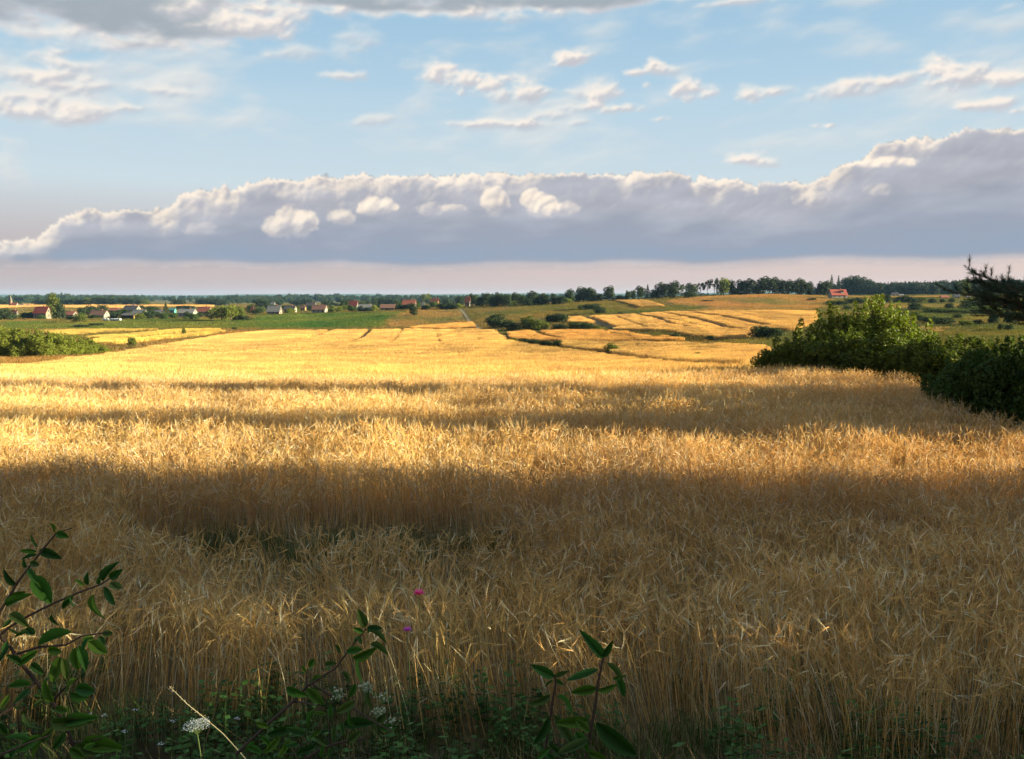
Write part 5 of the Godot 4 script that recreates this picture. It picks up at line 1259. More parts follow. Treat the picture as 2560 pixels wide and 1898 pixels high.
func build_tree_shapes() -> void:
	bark = matte(lin(0.09, 0.07, 0.05), 0.95)
	for c in [Color(0.05, 0.078, 0.016), Color(0.03, 0.044, 0.015), Color(0.09, 0.105, 0.017), Color(0.145, 0.16, 0.024)]:
		crown_paint.append(matte(lin(c.r, c.g, c.b), 0.7, lin(0.5, 0.6, 0.2)))
	var make := func(kind: String, lobes: Array, n: int, size: float, rise: float, thick: float, limbs: int, hang: float) -> void:
		var crown := Shape.new()
		foliage(crown, lobes, n, size, hang)
		var trunk := Shape.new()
		stems_of(trunk, rise, thick, lobes, limbs)
		if not tree_shapes.has(kind):
			tree_shapes[kind] = []
		tree_shapes[kind].append([trunk.smooth_mesh(bark), crown.mesh(crown_paint[0])])
	# all one metre high and one metre wide, scaled where they stand
	for i in 5:
		var l := ring_lobes(11, 0.16, 0.82, 0.32, 0.18, 0.27)
		l.append([Vector3(0, 0.5, 0), Vector3(0.3, 0.32, 0.3)])
		make.call("r", l, 2000, 0.042, 0.6, 0.035, 8, 0.0)
	for i in 3:
		make.call("s", ring_lobes(9, 0.5, 0.9, 0.36, 0.09, 0.15), 750, 0.038, 0.85, 0.022, 9, 0.0)
	for i in 3:
		var l := []
		for k in 9:
			var f := k / 8.0
			for m in 3:
				var way := m * 2.1 + k * 0.9
				var r := lerpf(0.3, 0.02, f)
				l.append([Vector3(cos(way) * r * 0.9, 0.12 + f * 0.85, sin(way) * r * 0.9), Vector3(r * 0.65 + 0.03, 0.05, r * 0.65 + 0.03)])
		make.call("c", l, 1700, 0.034, 0.95, 0.03, 0, 0.6)
	for i in 2:
		make.call("p", ring_lobes(13, 0.12, 0.92, 0.26, 0.17, 0.25), 2000, 0.04, 0.7, 0.05, 6, 0.0)
	for i in 3:
		make.call("w", ring_lobes(11, 0.22, 0.85, 0.33, 0.15, 0.22), 1700, 0.042, 0.6, 0.04, 8, 0.7)
	for i in 4:
		var l := ring_lobes(9, 0.14, 0.78, 0.33, 0.2, 0.27)
		l.append([Vector3(0, 0.4, 0), Vector3(0.36, 0.42, 0.36)])
		make.call("b", l, 1900, 0.045, 0.5, 0.03, 6, 0.0)
	for i in 3:
		make.call("l", ring_lobes(8, 0.1, 0.7, 0.36, 0.18, 0.32), 900, 0.06, 0.4, 0.02, 5, 0.0)
	# close bushes of the hedge, leaf by leaf: uneven masses with loose shoots
	for i in 4:
		var l := []
		for k in 20:
			var way := rng.randf() * TAU
			var r := rng.randf_range(0.05, 0.42)
			var y := rng.randf_range(0.05, 0.82) * (1.0 - r * 0.6)
			var w := rng.randf_range(0.09, 0.2)
			l.append([Vector3(cos(way) * r, y, sin(way) * r), Vector3(w, w * rng.randf_range(0.7, 1.2), w)])
		l.append([Vector3(0, 0.3, 0), Vector3(0.4, 0.34, 0.4)])
		for k in 46:
			var d := Vector3(rng.randfn(), absf(rng.randfn()) * 0.9 + 0.1, rng.randfn()).normalized()
			var p := Vector3(0, 0.35, 0) + d * Vector3(0.46, 0.56, 0.46) * rng.randf_range(0.85, 1.08)
			l.append([p, Vector3(0.03, rng.randf_range(0.05, 0.1), 0.03)])
		make.call("h", l, 12500, 0.021, 0.6, 0.02, 20, 0.0)
	for i in 3:
		var l := []
		for k in 16:
			var way := rng.randf() * TAU
			var r := rng.randf_range(0.05, 0.36)
			var w := rng.randf_range(0.09, 0.18)
			l.append([Vector3(cos(way) * r, rng.randf_range(0.08, 0.66), sin(way) * r), Vector3(w, w * rng.randf_range(0.8, 1.3), w)])
		l.append([Vector3(0, 0.32, 0), Vector3(0.32, 0.34, 0.32)])
		for k in 44:
			var way := rng.randf() * TAU
			var r := rng.randf_range(0.0, 0.42)
			var y := rng.randf_range(0.5, 0.93) - r * 0.55
			l.append([Vector3(cos(way) * r, y, sin(way) * r), Vector3(0.035, rng.randf_range(0.06, 0.14), 0.035)])
		make.call("t", l, 11000, 0.019, 0.75, 0.018, 60, 0.2)
	# dense crowns at the end of the wood edge
	for i in 2:
		var l := ring_lobes(20, 0.12, 0.88, 0.36, 0.15, 0.24)
		l.append([Vector3(0, 0.5, 0), Vector3(0.36, 0.42, 0.36)])
		make.call("d", l, 9000, 0.026, 0.7, 0.022, 14, 0.0)
	# tall wood-edge trees beside the field
	for i in 3:
		var l := ring_lobes(20, 0.12, 0.88, 0.36, 0.15, 0.24)
		make.call("e", l, 2300, 0.024, 0.7, 0.022, 14, 0.0)


func plant(kind: String, called: String, x: float, z: float, tall: float, wide: float, tint: int, label: String, category: String, group: String) -> Node3D:
	var o := thing(called, label, category, on_ground(x, z), group)
	var pair: Array = tree_shapes[kind][rng.randi() % tree_shapes[kind].size()]
	o.transform = Transform3D(Basis(Vector3.UP, rng.randf() * TAU).scaled(Vector3(wide, tall, wide)), o.position)
	part("trunk", pair[0], o)
	var crown := part("crown", pair[1], o)
	crown.material_override = crown_paint[tint]
	return o


func plant_all() -> void:
	var called := {"r": "leafy_tree", "s": "sparse_tree", "c": "conifer_tree", "p": "narrow_tree", "w": "willow_tree", "b": "bush", "l": "low_bush"}
	for t in TREES:
		plant("h" if t[7].begins_with("thicket") else t[0], called[t[0]], t[1], t[2], t[3], t[4] * (1.5 if t[0] == "c" else 1.35), 3 if t[7].begins_with("thicket") else t[5], t[6], "bush" if t[0] in "bl" else "tree", t[7])
	for t in HEDGE:
		plant(t[0], "hedge_bush", t[1], t[2], t[3], t[4] * (1.15 if t[0] == "h" else 1.5), [2, 3, 3, 0][t[5]], t[6], "bush", "hedge bushes beside the barley")
	# the wood edge on the right that shades the near barley, and the shrubs under it
	var count := 0
	var order := ["first", "second", "third", "fourth", "fifth", "sixth", "seventh", "eighth", "ninth", "tenth", "eleventh", "twelfth", "thirteenth", "fourteenth", "fifteenth", "sixteenth", "seventeenth", "eighteenth", "nineteenth", "twentieth", "twenty-first", "twenty-second", "twenty-third", "twenty-fourth", "twenty-fifth", "twenty-sixth", "twenty-seventh", "twenty-eighth", "twenty-ninth", "thirtieth"]
	var edge := WOOD_EDGE.duplicate()
	edge.sort_custom(func(p: Array, q: Array) -> bool: return Vector2(p[0], p[1]).length() < Vector2(q[0], q[1]).length())
	for t in edge:
		plant("d" if t.size() > 4 else "e", "wood_edge_tree" if t[2] > 5.0 else "wood_edge_shrub", t[0], t[1], t[2], t[3], 0, "leafy %s beyond the right edge of the view, %s from the camera" % ["tree" if t[2] > 5.0 else "shrub", order[count]], "tree" if t[2] > 5.0 else "shrub", "wood edge right of the barley")
		count += 1


# x, z, height, width
const WOOD_EDGE = [
[29.0, 9.6, 12.0, 7.0], [27.0, 4.6, 12.5, 7.0], [28.0, 0.1, 12.0, 6.5], [26.5, -3.9, 13.0, 6.0], [28.0, -7.2, 12.5, 5.5, 1], [27.0, -9.8, 11.0, 3.8, 1], [31.5, -9.6, 12.5, 3.6, 1],
[34.0, -5.0, 14.0, 7.0], [33.0, 2.6, 14.0, 7.0], [25.0, -1.9, 5.5, 5.0], [25.0, -6.4, 6.0, 5.0], [24.5, 3.1, 5.5, 5.0],
[26.5, -24.0, 10.5, 2.8, 1], [21.0, -16.9, 8.0, 2.2, 1], [18.0, -18.6, 4.3, 2.6, 1], [19.0, -21.2, 4.5, 2.8, 1], [19.6, -23.2, 4.1, 2.4, 1], [22.0, -27.6, 3.4, 3.0], [29.0, -35.5, 2.2, 3.4]]


func plant_pine() -> void:
	var at := on_ground(13.3, -17.7)
	var o := thing("pine_tree", "young pine reaching a dark needled branch in from the right edge", "tree", at)
	var trunk := Shape.new()
	trunk.tube(PackedVector3Array([Vector3(0, -0.2, 0), Vector3(0.05, 3, 0), Vector3(0, 6, 0.06), Vector3(0, 9.2, 0)]), 0.13, 0.03, 8, Color(1, 1, 1))
	var crown := Shape.new()
	var limb := Shape.new()
	var tufts := []
	var whorl := 1.6
	while whorl < 9.0:
		for k in 6:
			var way := k * TAU / 6.0 + whorl * 1.7 + rng.randf() * 0.5
			var reach := lerpf(1.75, 0.35, (whorl - 1.6) / 7.4) * rng.randf_range(0.8, 1.1)
			branch(limb, tufts, Vector3(0, whorl, 0), Vector3(cos(way), 0.32, sin(way)), reach)
		whorl += 0.42
	# the long boughs that reach into the view
	for b in [[2.95, 3.0, 0.05, 0.14], [3.2, 3.2, -0.1, 0.1], [2.8, 2.8, 0.14, 0.08], [3.35, 3.0, 0.0, 0.14], [3.0, 2.7, -0.22, 0.18], [2.75, 2.5, -0.05, 0.12], [3.3, 2.7, 0.2, 0.12], [3.1, 2.9, -0.02, 0.18], [2.9, 2.6, 0.1, 0.2], [3.5, 2.7, -0.08, 0.08], [3.15, 2.4, -0.15, 0.05]]:
		branch(limb, tufts, Vector3(0, b[0], 0), Vector3(-1, b[3], b[2]), b[1] + 0.4)
	for t in tufts:
		var dir: Vector3 = t[1]
		var x := dir.cross(Vector3(0.3, 0.1, 0.9)).normalized()
		var y := dir.cross(x)
		var c := vary(Color(0.9, 1.0, 0.95), 0.25)
		for k in 36:
			var a := rng.randf() * TAU
			var out := (dir * rng.randf_range(0.35, 1.0) + (x * cos(a) + y * sin(a)) * 0.75).normalized()
			var p: Vector3 = t[0] + dir * rng.randf_range(-0.05, 0.12)
			var w := out.cross(dir).normalized() * 0.0048
			crown.tri(p - w, p + w, p + out * rng.randf_range(0.08, 0.13), c)
	part("trunk", trunk.smooth_mesh(matte(lin(0.13, 0.075, 0.045), 0.95)), o)
	part("limbs", limb.smooth_mesh(matte(lin(0.1, 0.065, 0.04), 0.95)), o)
	part("needles", crown.mesh(matte(lin(0.045, 0.065, 0.034), 0.6)), o)


func branch(limb: Shape, tufts: Array, from: Vector3, dir: Vector3, reach: float) -> void:
	dir = dir.normalized()
	var pts := PackedVector3Array()
	for k in 6:
		var f := k / 5.0
		pts.append(from + dir * reach * f + Vector3(0, 0.22 * f * f * reach * 0.3, 0) + Vector3(rng.randfn(), rng.randfn(), rng.randfn()) * 0.02 * reach * f)
	limb.tube(pts, 0.022 + reach * 0.006, 0.007, 5, Color(1, 1, 1))
	var side := dir.cross(Vector3.UP).normalized()
	var n := int(5 + reach * 6)
	for k in n:
		var f := 0.3 + 0.7 * k / n
		var p := pts[int(f * 4.99)].lerp(pts[int(f * 4.99) + 1], f * 4.99 - int(f * 4.99))
		var s := 1.0 if k % 2 else -1.0
		var out := (dir * 0.7 + side * s * rng.randf_range(0.3, 1.0) + Vector3(0, rng.randf_range(-0.2, 0.6), 0)).normalized()
		var twig := p + out * rng.randf_range(0.12, 0.36) * minf(1.0, reach)
		limb.tube(PackedVector3Array([p, p.lerp(twig, 0.5) + Vector3(0, 0.01, 0), twig]), 0.007, 0.004, 4, Color(1, 1, 1))
		for m in 3:
			tufts.append([p.lerp(twig, 0.4 + 0.3 * m), (out + Vector3(0, 0.15 * m, 0)).normalized()])
		if rng.randf() < 0.16:
			tufts.append([twig + Vector3(0, 0.08, 0), Vector3.UP])
			tufts.append([twig + Vector3(0, 0.16, 0), Vector3.UP])
	tufts.append([pts[5], dir])


func far_woods() -> void:
	var o := Node3D.new()
	o.name = "distant_wood"
	add_child(o)
	o.set_meta("kind", "stuff")
	o.set_meta("label", "far dark woods closing the horizon behind the village and the ridge")
	o.set_meta("category", "wood")
	var paint := matte(lin(0.026, 0.042, 0.018), 0.8)
	var lots := {}
	var put := func(x: float, z: float, tall: float, wide: float, conifer: bool) -> void:
		var k := rng.randi() % 3 + (10 if conifer else 0)
		if not lots.has(k):
			lots[k] = [[], []]
		var p := on_ground(x, z)
		lots[k][0].append(Transform3D(Basis(Vector3.UP, rng.randf() * TAU).scaled(Vector3(wide, tall, wide)), p - Vector3(0, tall * 0.12, 0)))
		var f := rng.randf_range(0.75, 1.3)
		lots[k][1].append(Color(f * rng.randf_range(0.85, 1.2), f, f))
	# woods along the left and middle of the horizon
	for i in 2400:
		var d := rng.randf_range(1350.0, 2300.0)
		var u := rng.randf_range(-0.85, 0.32)
		var n := broad_noise.get_noise_2d(u * 260.0, d * 0.12)
		if n < -0.12:
			continue
		var h := rng.randf_range(8.0, 14.0) * (1.0 + n * 0.9)
		put.call(u * d, -d, h, h * rng.randf_range(0.7, 1.1), rng.randf() < 0.2)
	# scattered copses in front of them
	for i in 420:
		var d := rng.randf_range(1000.0, 1350.0)
		var u := rng.randf_range(-0.8, 0.1)
		if broad_noise.get_noise_2d(u * 500.0 + 90.0, d * 0.3) < 0.12:
			continue
		var h := rng.randf_range(5.0, 10.0)
		put.call(u * d, -d, h, h * rng.randf_range(0.8, 1.2), false)
	# the wood on the hill at the right
	for i in 1700:
		var d := rng.randf_range(700.0, 960.0)
		var u := rng.randf_range(0.36, 0.85)
		if d < 700.0 + (0.44 - u) * 2500.0:
			continue
		var h := rng.randf_range(8.0, 13.0)
		put.call(u * d, -d, h, h * rng.randf_range(0.5, 0.9), rng.randf() < 0.5)
	for k in lots:
		var m: ArrayMesh = tree_shapes["c" if k >= 10 else "r"][k % 10][1].duplicate()
		m.surface_set_material(0, paint)
		scatter("crowns", m, lots[k][0], lots[k][1], o)


# ---------------------------------------------------------------- the village
var paints := {}


func plaster(c: Color, rough := 0.9) -> StandardMaterial3D:
	var m := StandardMaterial3D.new()
	m.albedo_color = c
	m.roughness = rough
	var t := NoiseTexture2D.new()
	var n := FastNoiseLite.new()
	n.frequency = 0.02
	n.fractal_octaves = 5
	t.noise = n
	t.seamless = true
	t.width = 256
	t.height = 256
	var ramp := Gradient.new()
	ramp.set_color(0, Color(0.78, 0.77, 0.75))
	ramp.set_color(1, Color(1, 1, 1))
	t.color_ramp = ramp
	m.albedo_texture = t
	m.uv1_triplanar = true
	m.uv1_world_triplanar = true
	m.uv1_scale = Vector3(0.25, 0.25, 0.25)
	return m


func build_house(h: Array) -> void:
	var o := thing(h[0], h[2], h[1], on_ground(h[3], h[4]), "village buildings")
	o.rotation.y = deg_to_rad(-float(h[11]) * 0.4)
	var l: float = h[5] * 0.5
	var w: float = h[6] * 0.5
	var wall_h: float = h[7]
	var roof_h: float = h[8]
	var style: int = h[12]
	var base := -0.6
	var wall := Shape.new()
	var k := Color(1, 1, 1)
	# long walls run along x; the gables stand at the ends
	if style != 2:
		wall.quad(Vector3(-l, base, w), Vector3(l, base, w), Vector3(l, wall_h, w), Vector3(-l, wall_h, w), k)
	wall.quad(Vector3(-l, base, -w), Vector3(-l, wall_h, -w), Vector3(l, wall_h, -w), Vector3(l, base, -w), k)
	for s in [-1.0, 1.0]:
		wall.quad(Vector3(s * l, base, -w), Vector3(s * l, base, w), Vector3(s * l, wall_h, w), Vector3(s * l, wall_h, -w), k)
		wall.tri(Vector3(s * l, wall_h, w), Vector3(s * l, wall_h + roof_h, 0), Vector3(s * l, wall_h, -w), k)
	var wm := wall.mesh(paints[h[10]])
	part("wall", wm, o)
	var roof := Shape.new()
	var over := 0.35
	var t := 0.14
	var dip := roof_h * over / w
	for s in [-1.0, 1.0]:
		var a := Vector3(-l - over, wall_h - dip + t, s * (w + over))
		var b := Vector3(l + over, wall_h - dip + t, s * (w + over))
		var c := Vector3(l + over, wall_h + roof_h + t, 0)
		var d := Vector3(-l - over, wall_h + roof_h + t, 0)
		var dn := Vector3(0, -t * 0.9, 0)
		roof.quad(a, b, c, d, k)
		roof.quad(a + dn, d + dn, c + dn, b + dn, k)
		roof.quad(a, a + dn, b + dn, b, k)
		roof.quad(b, b + dn, c + dn, c, k)
		roof.quad(a, d, d + dn, a + dn, k)
	var rn := part("roof", roof.mesh(paints[h[9]]), o)
	if style in [0, 3]:
		var ch := Shape.new()
		var cx := l * 0.35
		ch.box(Vector3(cx - 0.25, wall_h + roof_h * 0.6, -0.3), Vector3(cx + 0.25, wall_h + roof_h + 0.7, 0.25), k)
		part("chimney", ch.mesh(paints["brick"]), rn)
	if style in [0, 3]:
		var n := 3 if h[5] > 5.0 else 2
		var storeys := 2 if wall_h > 4.2 else 1
		for f in storeys:
			for i in n:
				if f == 0 and i == n - 1:
					var door := Shape.new()
					var dx := lerpf(-l, l, (i + 0.5) / n)
					door.box(Vector3(dx - 0.45, 0, w + 0.004), Vector3(dx + 0.45, minf(1.95, wall_h * 0.85), w + 0.06), k)
					part("door", door.mesh(paints["wood"]), o)
					continue
				window(o, lerpf(-l, l, (i + 0.5) / n), wall_h * ((f + 0.55) / storeys), w, false, wall_h / storeys)
		window(o, 0.0, wall_h * 0.55, l, true, wall_h)
		window(o, 0.0, wall_h + roof_h * 0.3, l, true, roof_h)
	if style == 1:
		var door := Shape.new()
		door.box(Vector3(-minf(0.9, l * 0.4), 0, w + 0.004), Vector3(minf(0.9, l * 0.4), wall_h * 0.8, w + 0.07), k)
		part("door", door.mesh(paints["wood"]), o)
	if style == 2:
		# open front on posts
		for i in 4:
			var post := Shape.new()
			var x := lerpf(-l + 0.1, l - 0.1, i / 3.0)
			post.box(Vector3(x - 0.08, base, w - 0.2), Vector3(x + 0.08, wall_h, w - 0.02), k)
			part("post", post.mesh(paints["wood"]), o)
	if style == 3:
		var dm := Shape.new()
		var y0 := wall_h + roof_h * 0.22
		var y1 := wall_h + roof_h * 0.6
		dm.box(Vector3(l * 0.2, y0, w * 0.3), Vector3(l * 0.55, y1, w * 0.82), k)
		var dn := part("dormer", dm.mesh(paints["white"]), o)
		var dr := Shape.new()
		dr.quad(Vector3(l * 0.14, y1 - 0.1, w * 0.9), Vector3(l * 0.375, y1 + 0.7, w * 0.9), Vector3(l * 0.375, y1 + 0.7, 0.0), Vector3(l * 0.14, y1 - 0.1, 0.1), k)
		dr.quad(Vector3(l * 0.375, y1 + 0.7, w * 0.9), Vector3(l * 0.61, y1 - 0.1, w * 0.9), Vector3(l * 0.61, y1 - 0.1, 0.1), Vector3(l * 0.375, y1 + 0.7, 0.0), k)
		part("dormer_roof", dr.mesh(paints[h[9]]), dn)
	if style == 4:
		var tower := Shape.new()
		tower.box(Vector3(-l - 2.6, base, -1.2), Vector3(-l - 0.01, wall_h + roof_h + 2.0, 1.2), k)
		var tn := part("tower", tower.mesh(paints["brown"]), o)
		var sp := Shape.new()
		var y := wall_h + roof_h + 2.0
		var tip := Vector3(-l - 1.3, y + 8.0, 0)
		var q := [Vector3(-l - 2.8, y, -1.4), Vector3(-l + 0.2, y, -1.4), Vector3(-l + 0.2, y, 1.4), Vector3(-l - 2.8, y, 1.4)]
		for i in 4:
			sp.tri(q[i], q[(i + 1) % 4], tip, k)
		part("spire", sp.mesh(paints["dark"]), tn)


func window(o: Node3D, along: float, y: float, face: float, gable: bool, room: float) -> void:
	var hw := 0.42
	var hh := clampf(room * 0.2, 0.25, 0.6)
	var k := Color(1, 1, 1)
	var pane := Shape.new()
	var frame := Shape.new()
	pane.box(Vector3(-hw, -hh, 0.01), Vector3(hw, hh, 0.03), k)
	for s in [-1.0, 1.0]:
		frame.box(Vector3(s * (hw + 0.04) - 0.04, -hh - 0.08, 0.004), Vector3(s * (hw + 0.04) + 0.04, hh + 0.08, 0.06), k)
		frame.box(Vector3(-hw, s * (hh + 0.04) - 0.04, 0.005), Vector3(hw, s * (hh + 0.04) + 0.04, 0.058), k)
	var at := Transform3D(Basis.IDENTITY, Vector3(along, y, face))
	if gable:
		at = Transform3D(Basis(Vector3.UP, PI / 2), Vector3(face, y, along))
	var p := part("window", pane.mesh(paints["glass"]), o, at)
	part("frame", frame.mesh(paints["frame"]), p)


func build_village() -> void:
	for e in [["red", 0.38, 0.11, 0.065], ["bright", 0.34, 0.06, 0.04], ["brown", 0.26, 0.12, 0.08], ["grey", 0.26, 0.24, 0.22], ["dark", 0.11, 0.095, 0.09], ["teal", 0.04, 0.17, 0.17], ["white", 0.25, 0.23, 0.2], ["cream", 0.3, 0.25, 0.16], ["yellow", 0.36, 0.24, 0.06], ["orange", 0.34, 0.14, 0.06], ["dim", 0.2, 0.16, 0.12], ["tealwall", 0.06, 0.24, 0.24], ["plaster", 0.17, 0.15, 0.125], ["brick", 0.25, 0.1, 0.06], ["wood", 0.1, 0.06, 0.035], ["frame", 0.36, 0.35, 0.31]]:
		paints[e[0]] = plaster(lin(e[1], e[2], e[3]))
	var glass := StandardMaterial3D.new()
	glass.albedo_color = lin(0.03, 0.035, 0.04)
	glass.roughness = 0.08
	paints["glass"] = glass
	for h in HOUSES:
		build_house(h)
	var wrap := matte(lin(0.4, 0.4, 0.39), 0.4)
	var order := ["leftmost", "second from the left", "third from the left", "fourth from the left", "fifth from the left", "rightmost"]
	for i in BALES.size():
		var o := thing("hay_bale", "white wrapped hay bale before the village, %s of six" % order[i], "bale", on_ground(BALES[i][0], BALES[i][1]) + Vector3(0, 0.62, 0), "white bales in a row")
		var s := Shape.new()
		var prof := [[0.0, -0.6], [0.52, -0.6], [0.62, -0.52], [0.64, 0.0], [0.62, 0.52], [0.52, 0.6], [0.0, 0.6]]
		for k in 16:
			for j in 6:
				var a0 := TAU * k / 16.0
				var a1 := TAU * (k + 1) / 16.0
				var f := func(r: float, t: float, x: float) -> Vector3: return Vector3(x, r * cos(t), r * sin(t))
				s.quad(f.call(prof[j][0], a0, prof[j][1]), f.call(prof[j][0], a1, prof[j][1]), f.call(prof[j + 1][0], a1, prof[j + 1][1]), f.call(prof[j + 1][0], a0, prof[j + 1][1]), Color(1, 1, 1))
		o.rotation.y = rng.randf_range(-0.4, 0.4)
		part("wrapping", s.smooth_mesh(wrap), o)


# ---------------------------------------------------------------- near shrubs and flowers
func leaf_mesh(bend: float, fold: float, material: Material) -> ArrayMesh:
	# one metre long along y, half a metre either side of the midrib at most
	var s := Shape.new()
	var prof := [0.0, 0.2, 0.33, 0.4, 0.47, 0.45, 0.5, 0.46, 0.46, 0.38, 0.36, 0.24, 0.18, 0.0]
	var n := prof.size() - 1
	var c := Color(1, 1, 1)
	for i in n:
		var y0 := float(i) / n
		var y1 := float(i + 1) / n
		var a := Vector3(0, y0, -bend * y0 * y0)
		var b := Vector3(0, y1, -bend * y1 * y1)
		for sd in [-1.0, 1.0]:
			var a2 := a + Vector3(sd * prof[i], 0, fold * prof[i])
			var b2 := b + Vector3(sd * prof[i + 1], 0, fold * prof[i + 1])
			s.quad(a, a2, b2, b, c)
	return s.smooth_mesh(material)


func grow_shrubs() -> void:
	var greens := []
	for c in [Color(0.055, 0.135, 0.022), Color(0.042, 0.11, 0.028), Color(0.085, 0.15, 0.022), Color(0.032, 0.075, 0.018), Color(0.075, 0.11, 0.03)]:
		var m := matte(lin(c.r, c.g, c.b), 0.78, lin(0.3, 0.42, 0.08))
		m.metallic_specular = 0.18
		greens.append(m)
	var blades := []
	for g in greens:
		for b in [[0.15, 0.3], [0.5, 0.45], [-0.2, 0.15]]:
			blades.append(leaf_mesh(b[0], b[1], g))
	var twig := matte(lin(0.07, 0.042, 0.03), 0.8)
	var cream := matte(lin(0.4, 0.39, 0.25), 0.8)
	for e in SHRUBS:
		var root: Array = e[3][0][0][0]
		var foot := on_ground(root[0], root[2])
		var o := thing(e[0], e[1], e[2], foot, "")
		var first := true
		for st in e[3]:
			var pts := PackedVector3Array()
			if first:
				pts.append(Vector3(0, -0.05, 0))
				first = false
			for p in st[0]:
				pts.append(Vector3(p[0], p[1], p[2]) - foot)
			var s := Shape.new()
			s.tube(pts, st[1], st[2], 7, Color(1, 1, 1))
			part("stem", s.smooth_mesh(twig), o)
		var tips: bool = e[0] == "leafy_sprig"
		for lf in e[4]:
			var a := Vector3(lf[0][0], lf[0][1], lf[0][2]) - foot
			var b := Vector3(lf[1][0], lf[1][1], lf[1][2]) - foot
			add_leaf(o, a, b, lf[2], blades[rng.randi() % blades.size()])
		# smaller leaves that fill the foot of the shrub
		var low: Array = e[3]
		var fill := 130 if not tips else 22
		for i in fill:
			var st: Array = low[rng.randi() % low.size()][0]
			var m := rng.randi() % (st.size() - 1)
			var pa := Vector3(st[m][0], st[m][1], st[m][2])
			var pb := Vector3(st[m + 1][0], st[m + 1][1], st[m + 1][2])
			var p := pa.lerp(pb, rng.randf()) + Vector3(rng.randfn(), 0, rng.randfn()) * 0.04
			var under := ground(p.x, p.z)
			p.y = lerpf(under + 0.1, EYE - 1.36, rng.randf() * rng.randf() * 0.9 + 0.1) if e[0] != "leafy_sprig" else lerpf(under, minf(p.y, EYE - 1.4), rng.randf())
			p.x += rng.randf_range(-0.28, 0.28) if not tips else 0.0
			var d := Vector3(rng.randfn(), rng.randfn() * 0.5, rng.randfn()).normalized() * rng.randf_range(0.03, 0.085)
			add_leaf(o, p - foot, p + d - foot, 0.45, blades[rng.randi() % blades.size()])
		for f in e[5]:
			var s := Shape.new()
			for i in 46:
				var d := Vector3(rng.randfn(), rng.randfn() * 0.6, rng.randfn()) * 0.011
				var k := 0.0035
				var nrm := Vector3(rng.randfn(), rng.randfn() + 1.0, rng.randfn()).normalized()
				var x := nrm.cross(Vector3(0.3, 0.2, 0.9)).normalized() * k
				var y := nrm.cross(x).normalized() * k
				s.quad(d - x, d + y, d + x, d - y, vary(Color(1, 1, 1), 0.2))
				s.tri(d, d + Vector3(0.0008, 0, 0), Vector3(0, -0.03, 0), Color(0.4, 0.6, 0.3))
			part("flower_cluster", s.mesh(cream), o, Transform3D(Basis.IDENTITY, Vector3(f[0], f[1], f[2]) - foot))


func add_leaf(o: Node3D, a: Vector3, b: Vector3, ratio: float, mesh: Mesh) -> void:
	var y := b - a
	var l := y.length()
	var facing := Vector3(rng.randfn() * 0.5, 0.5 + rng.randfn() * 0.4, 0.75 + rng.randfn() * 0.3)
	var x := y.cross(facing).normalized()
	if x.length() < 0.5:
		x = Vector3.RIGHT
	var z := x.cross(y).normalized()
	part("leaf", mesh, o, Transform3D(Basis(x * l * ratio, y, z * l), a))


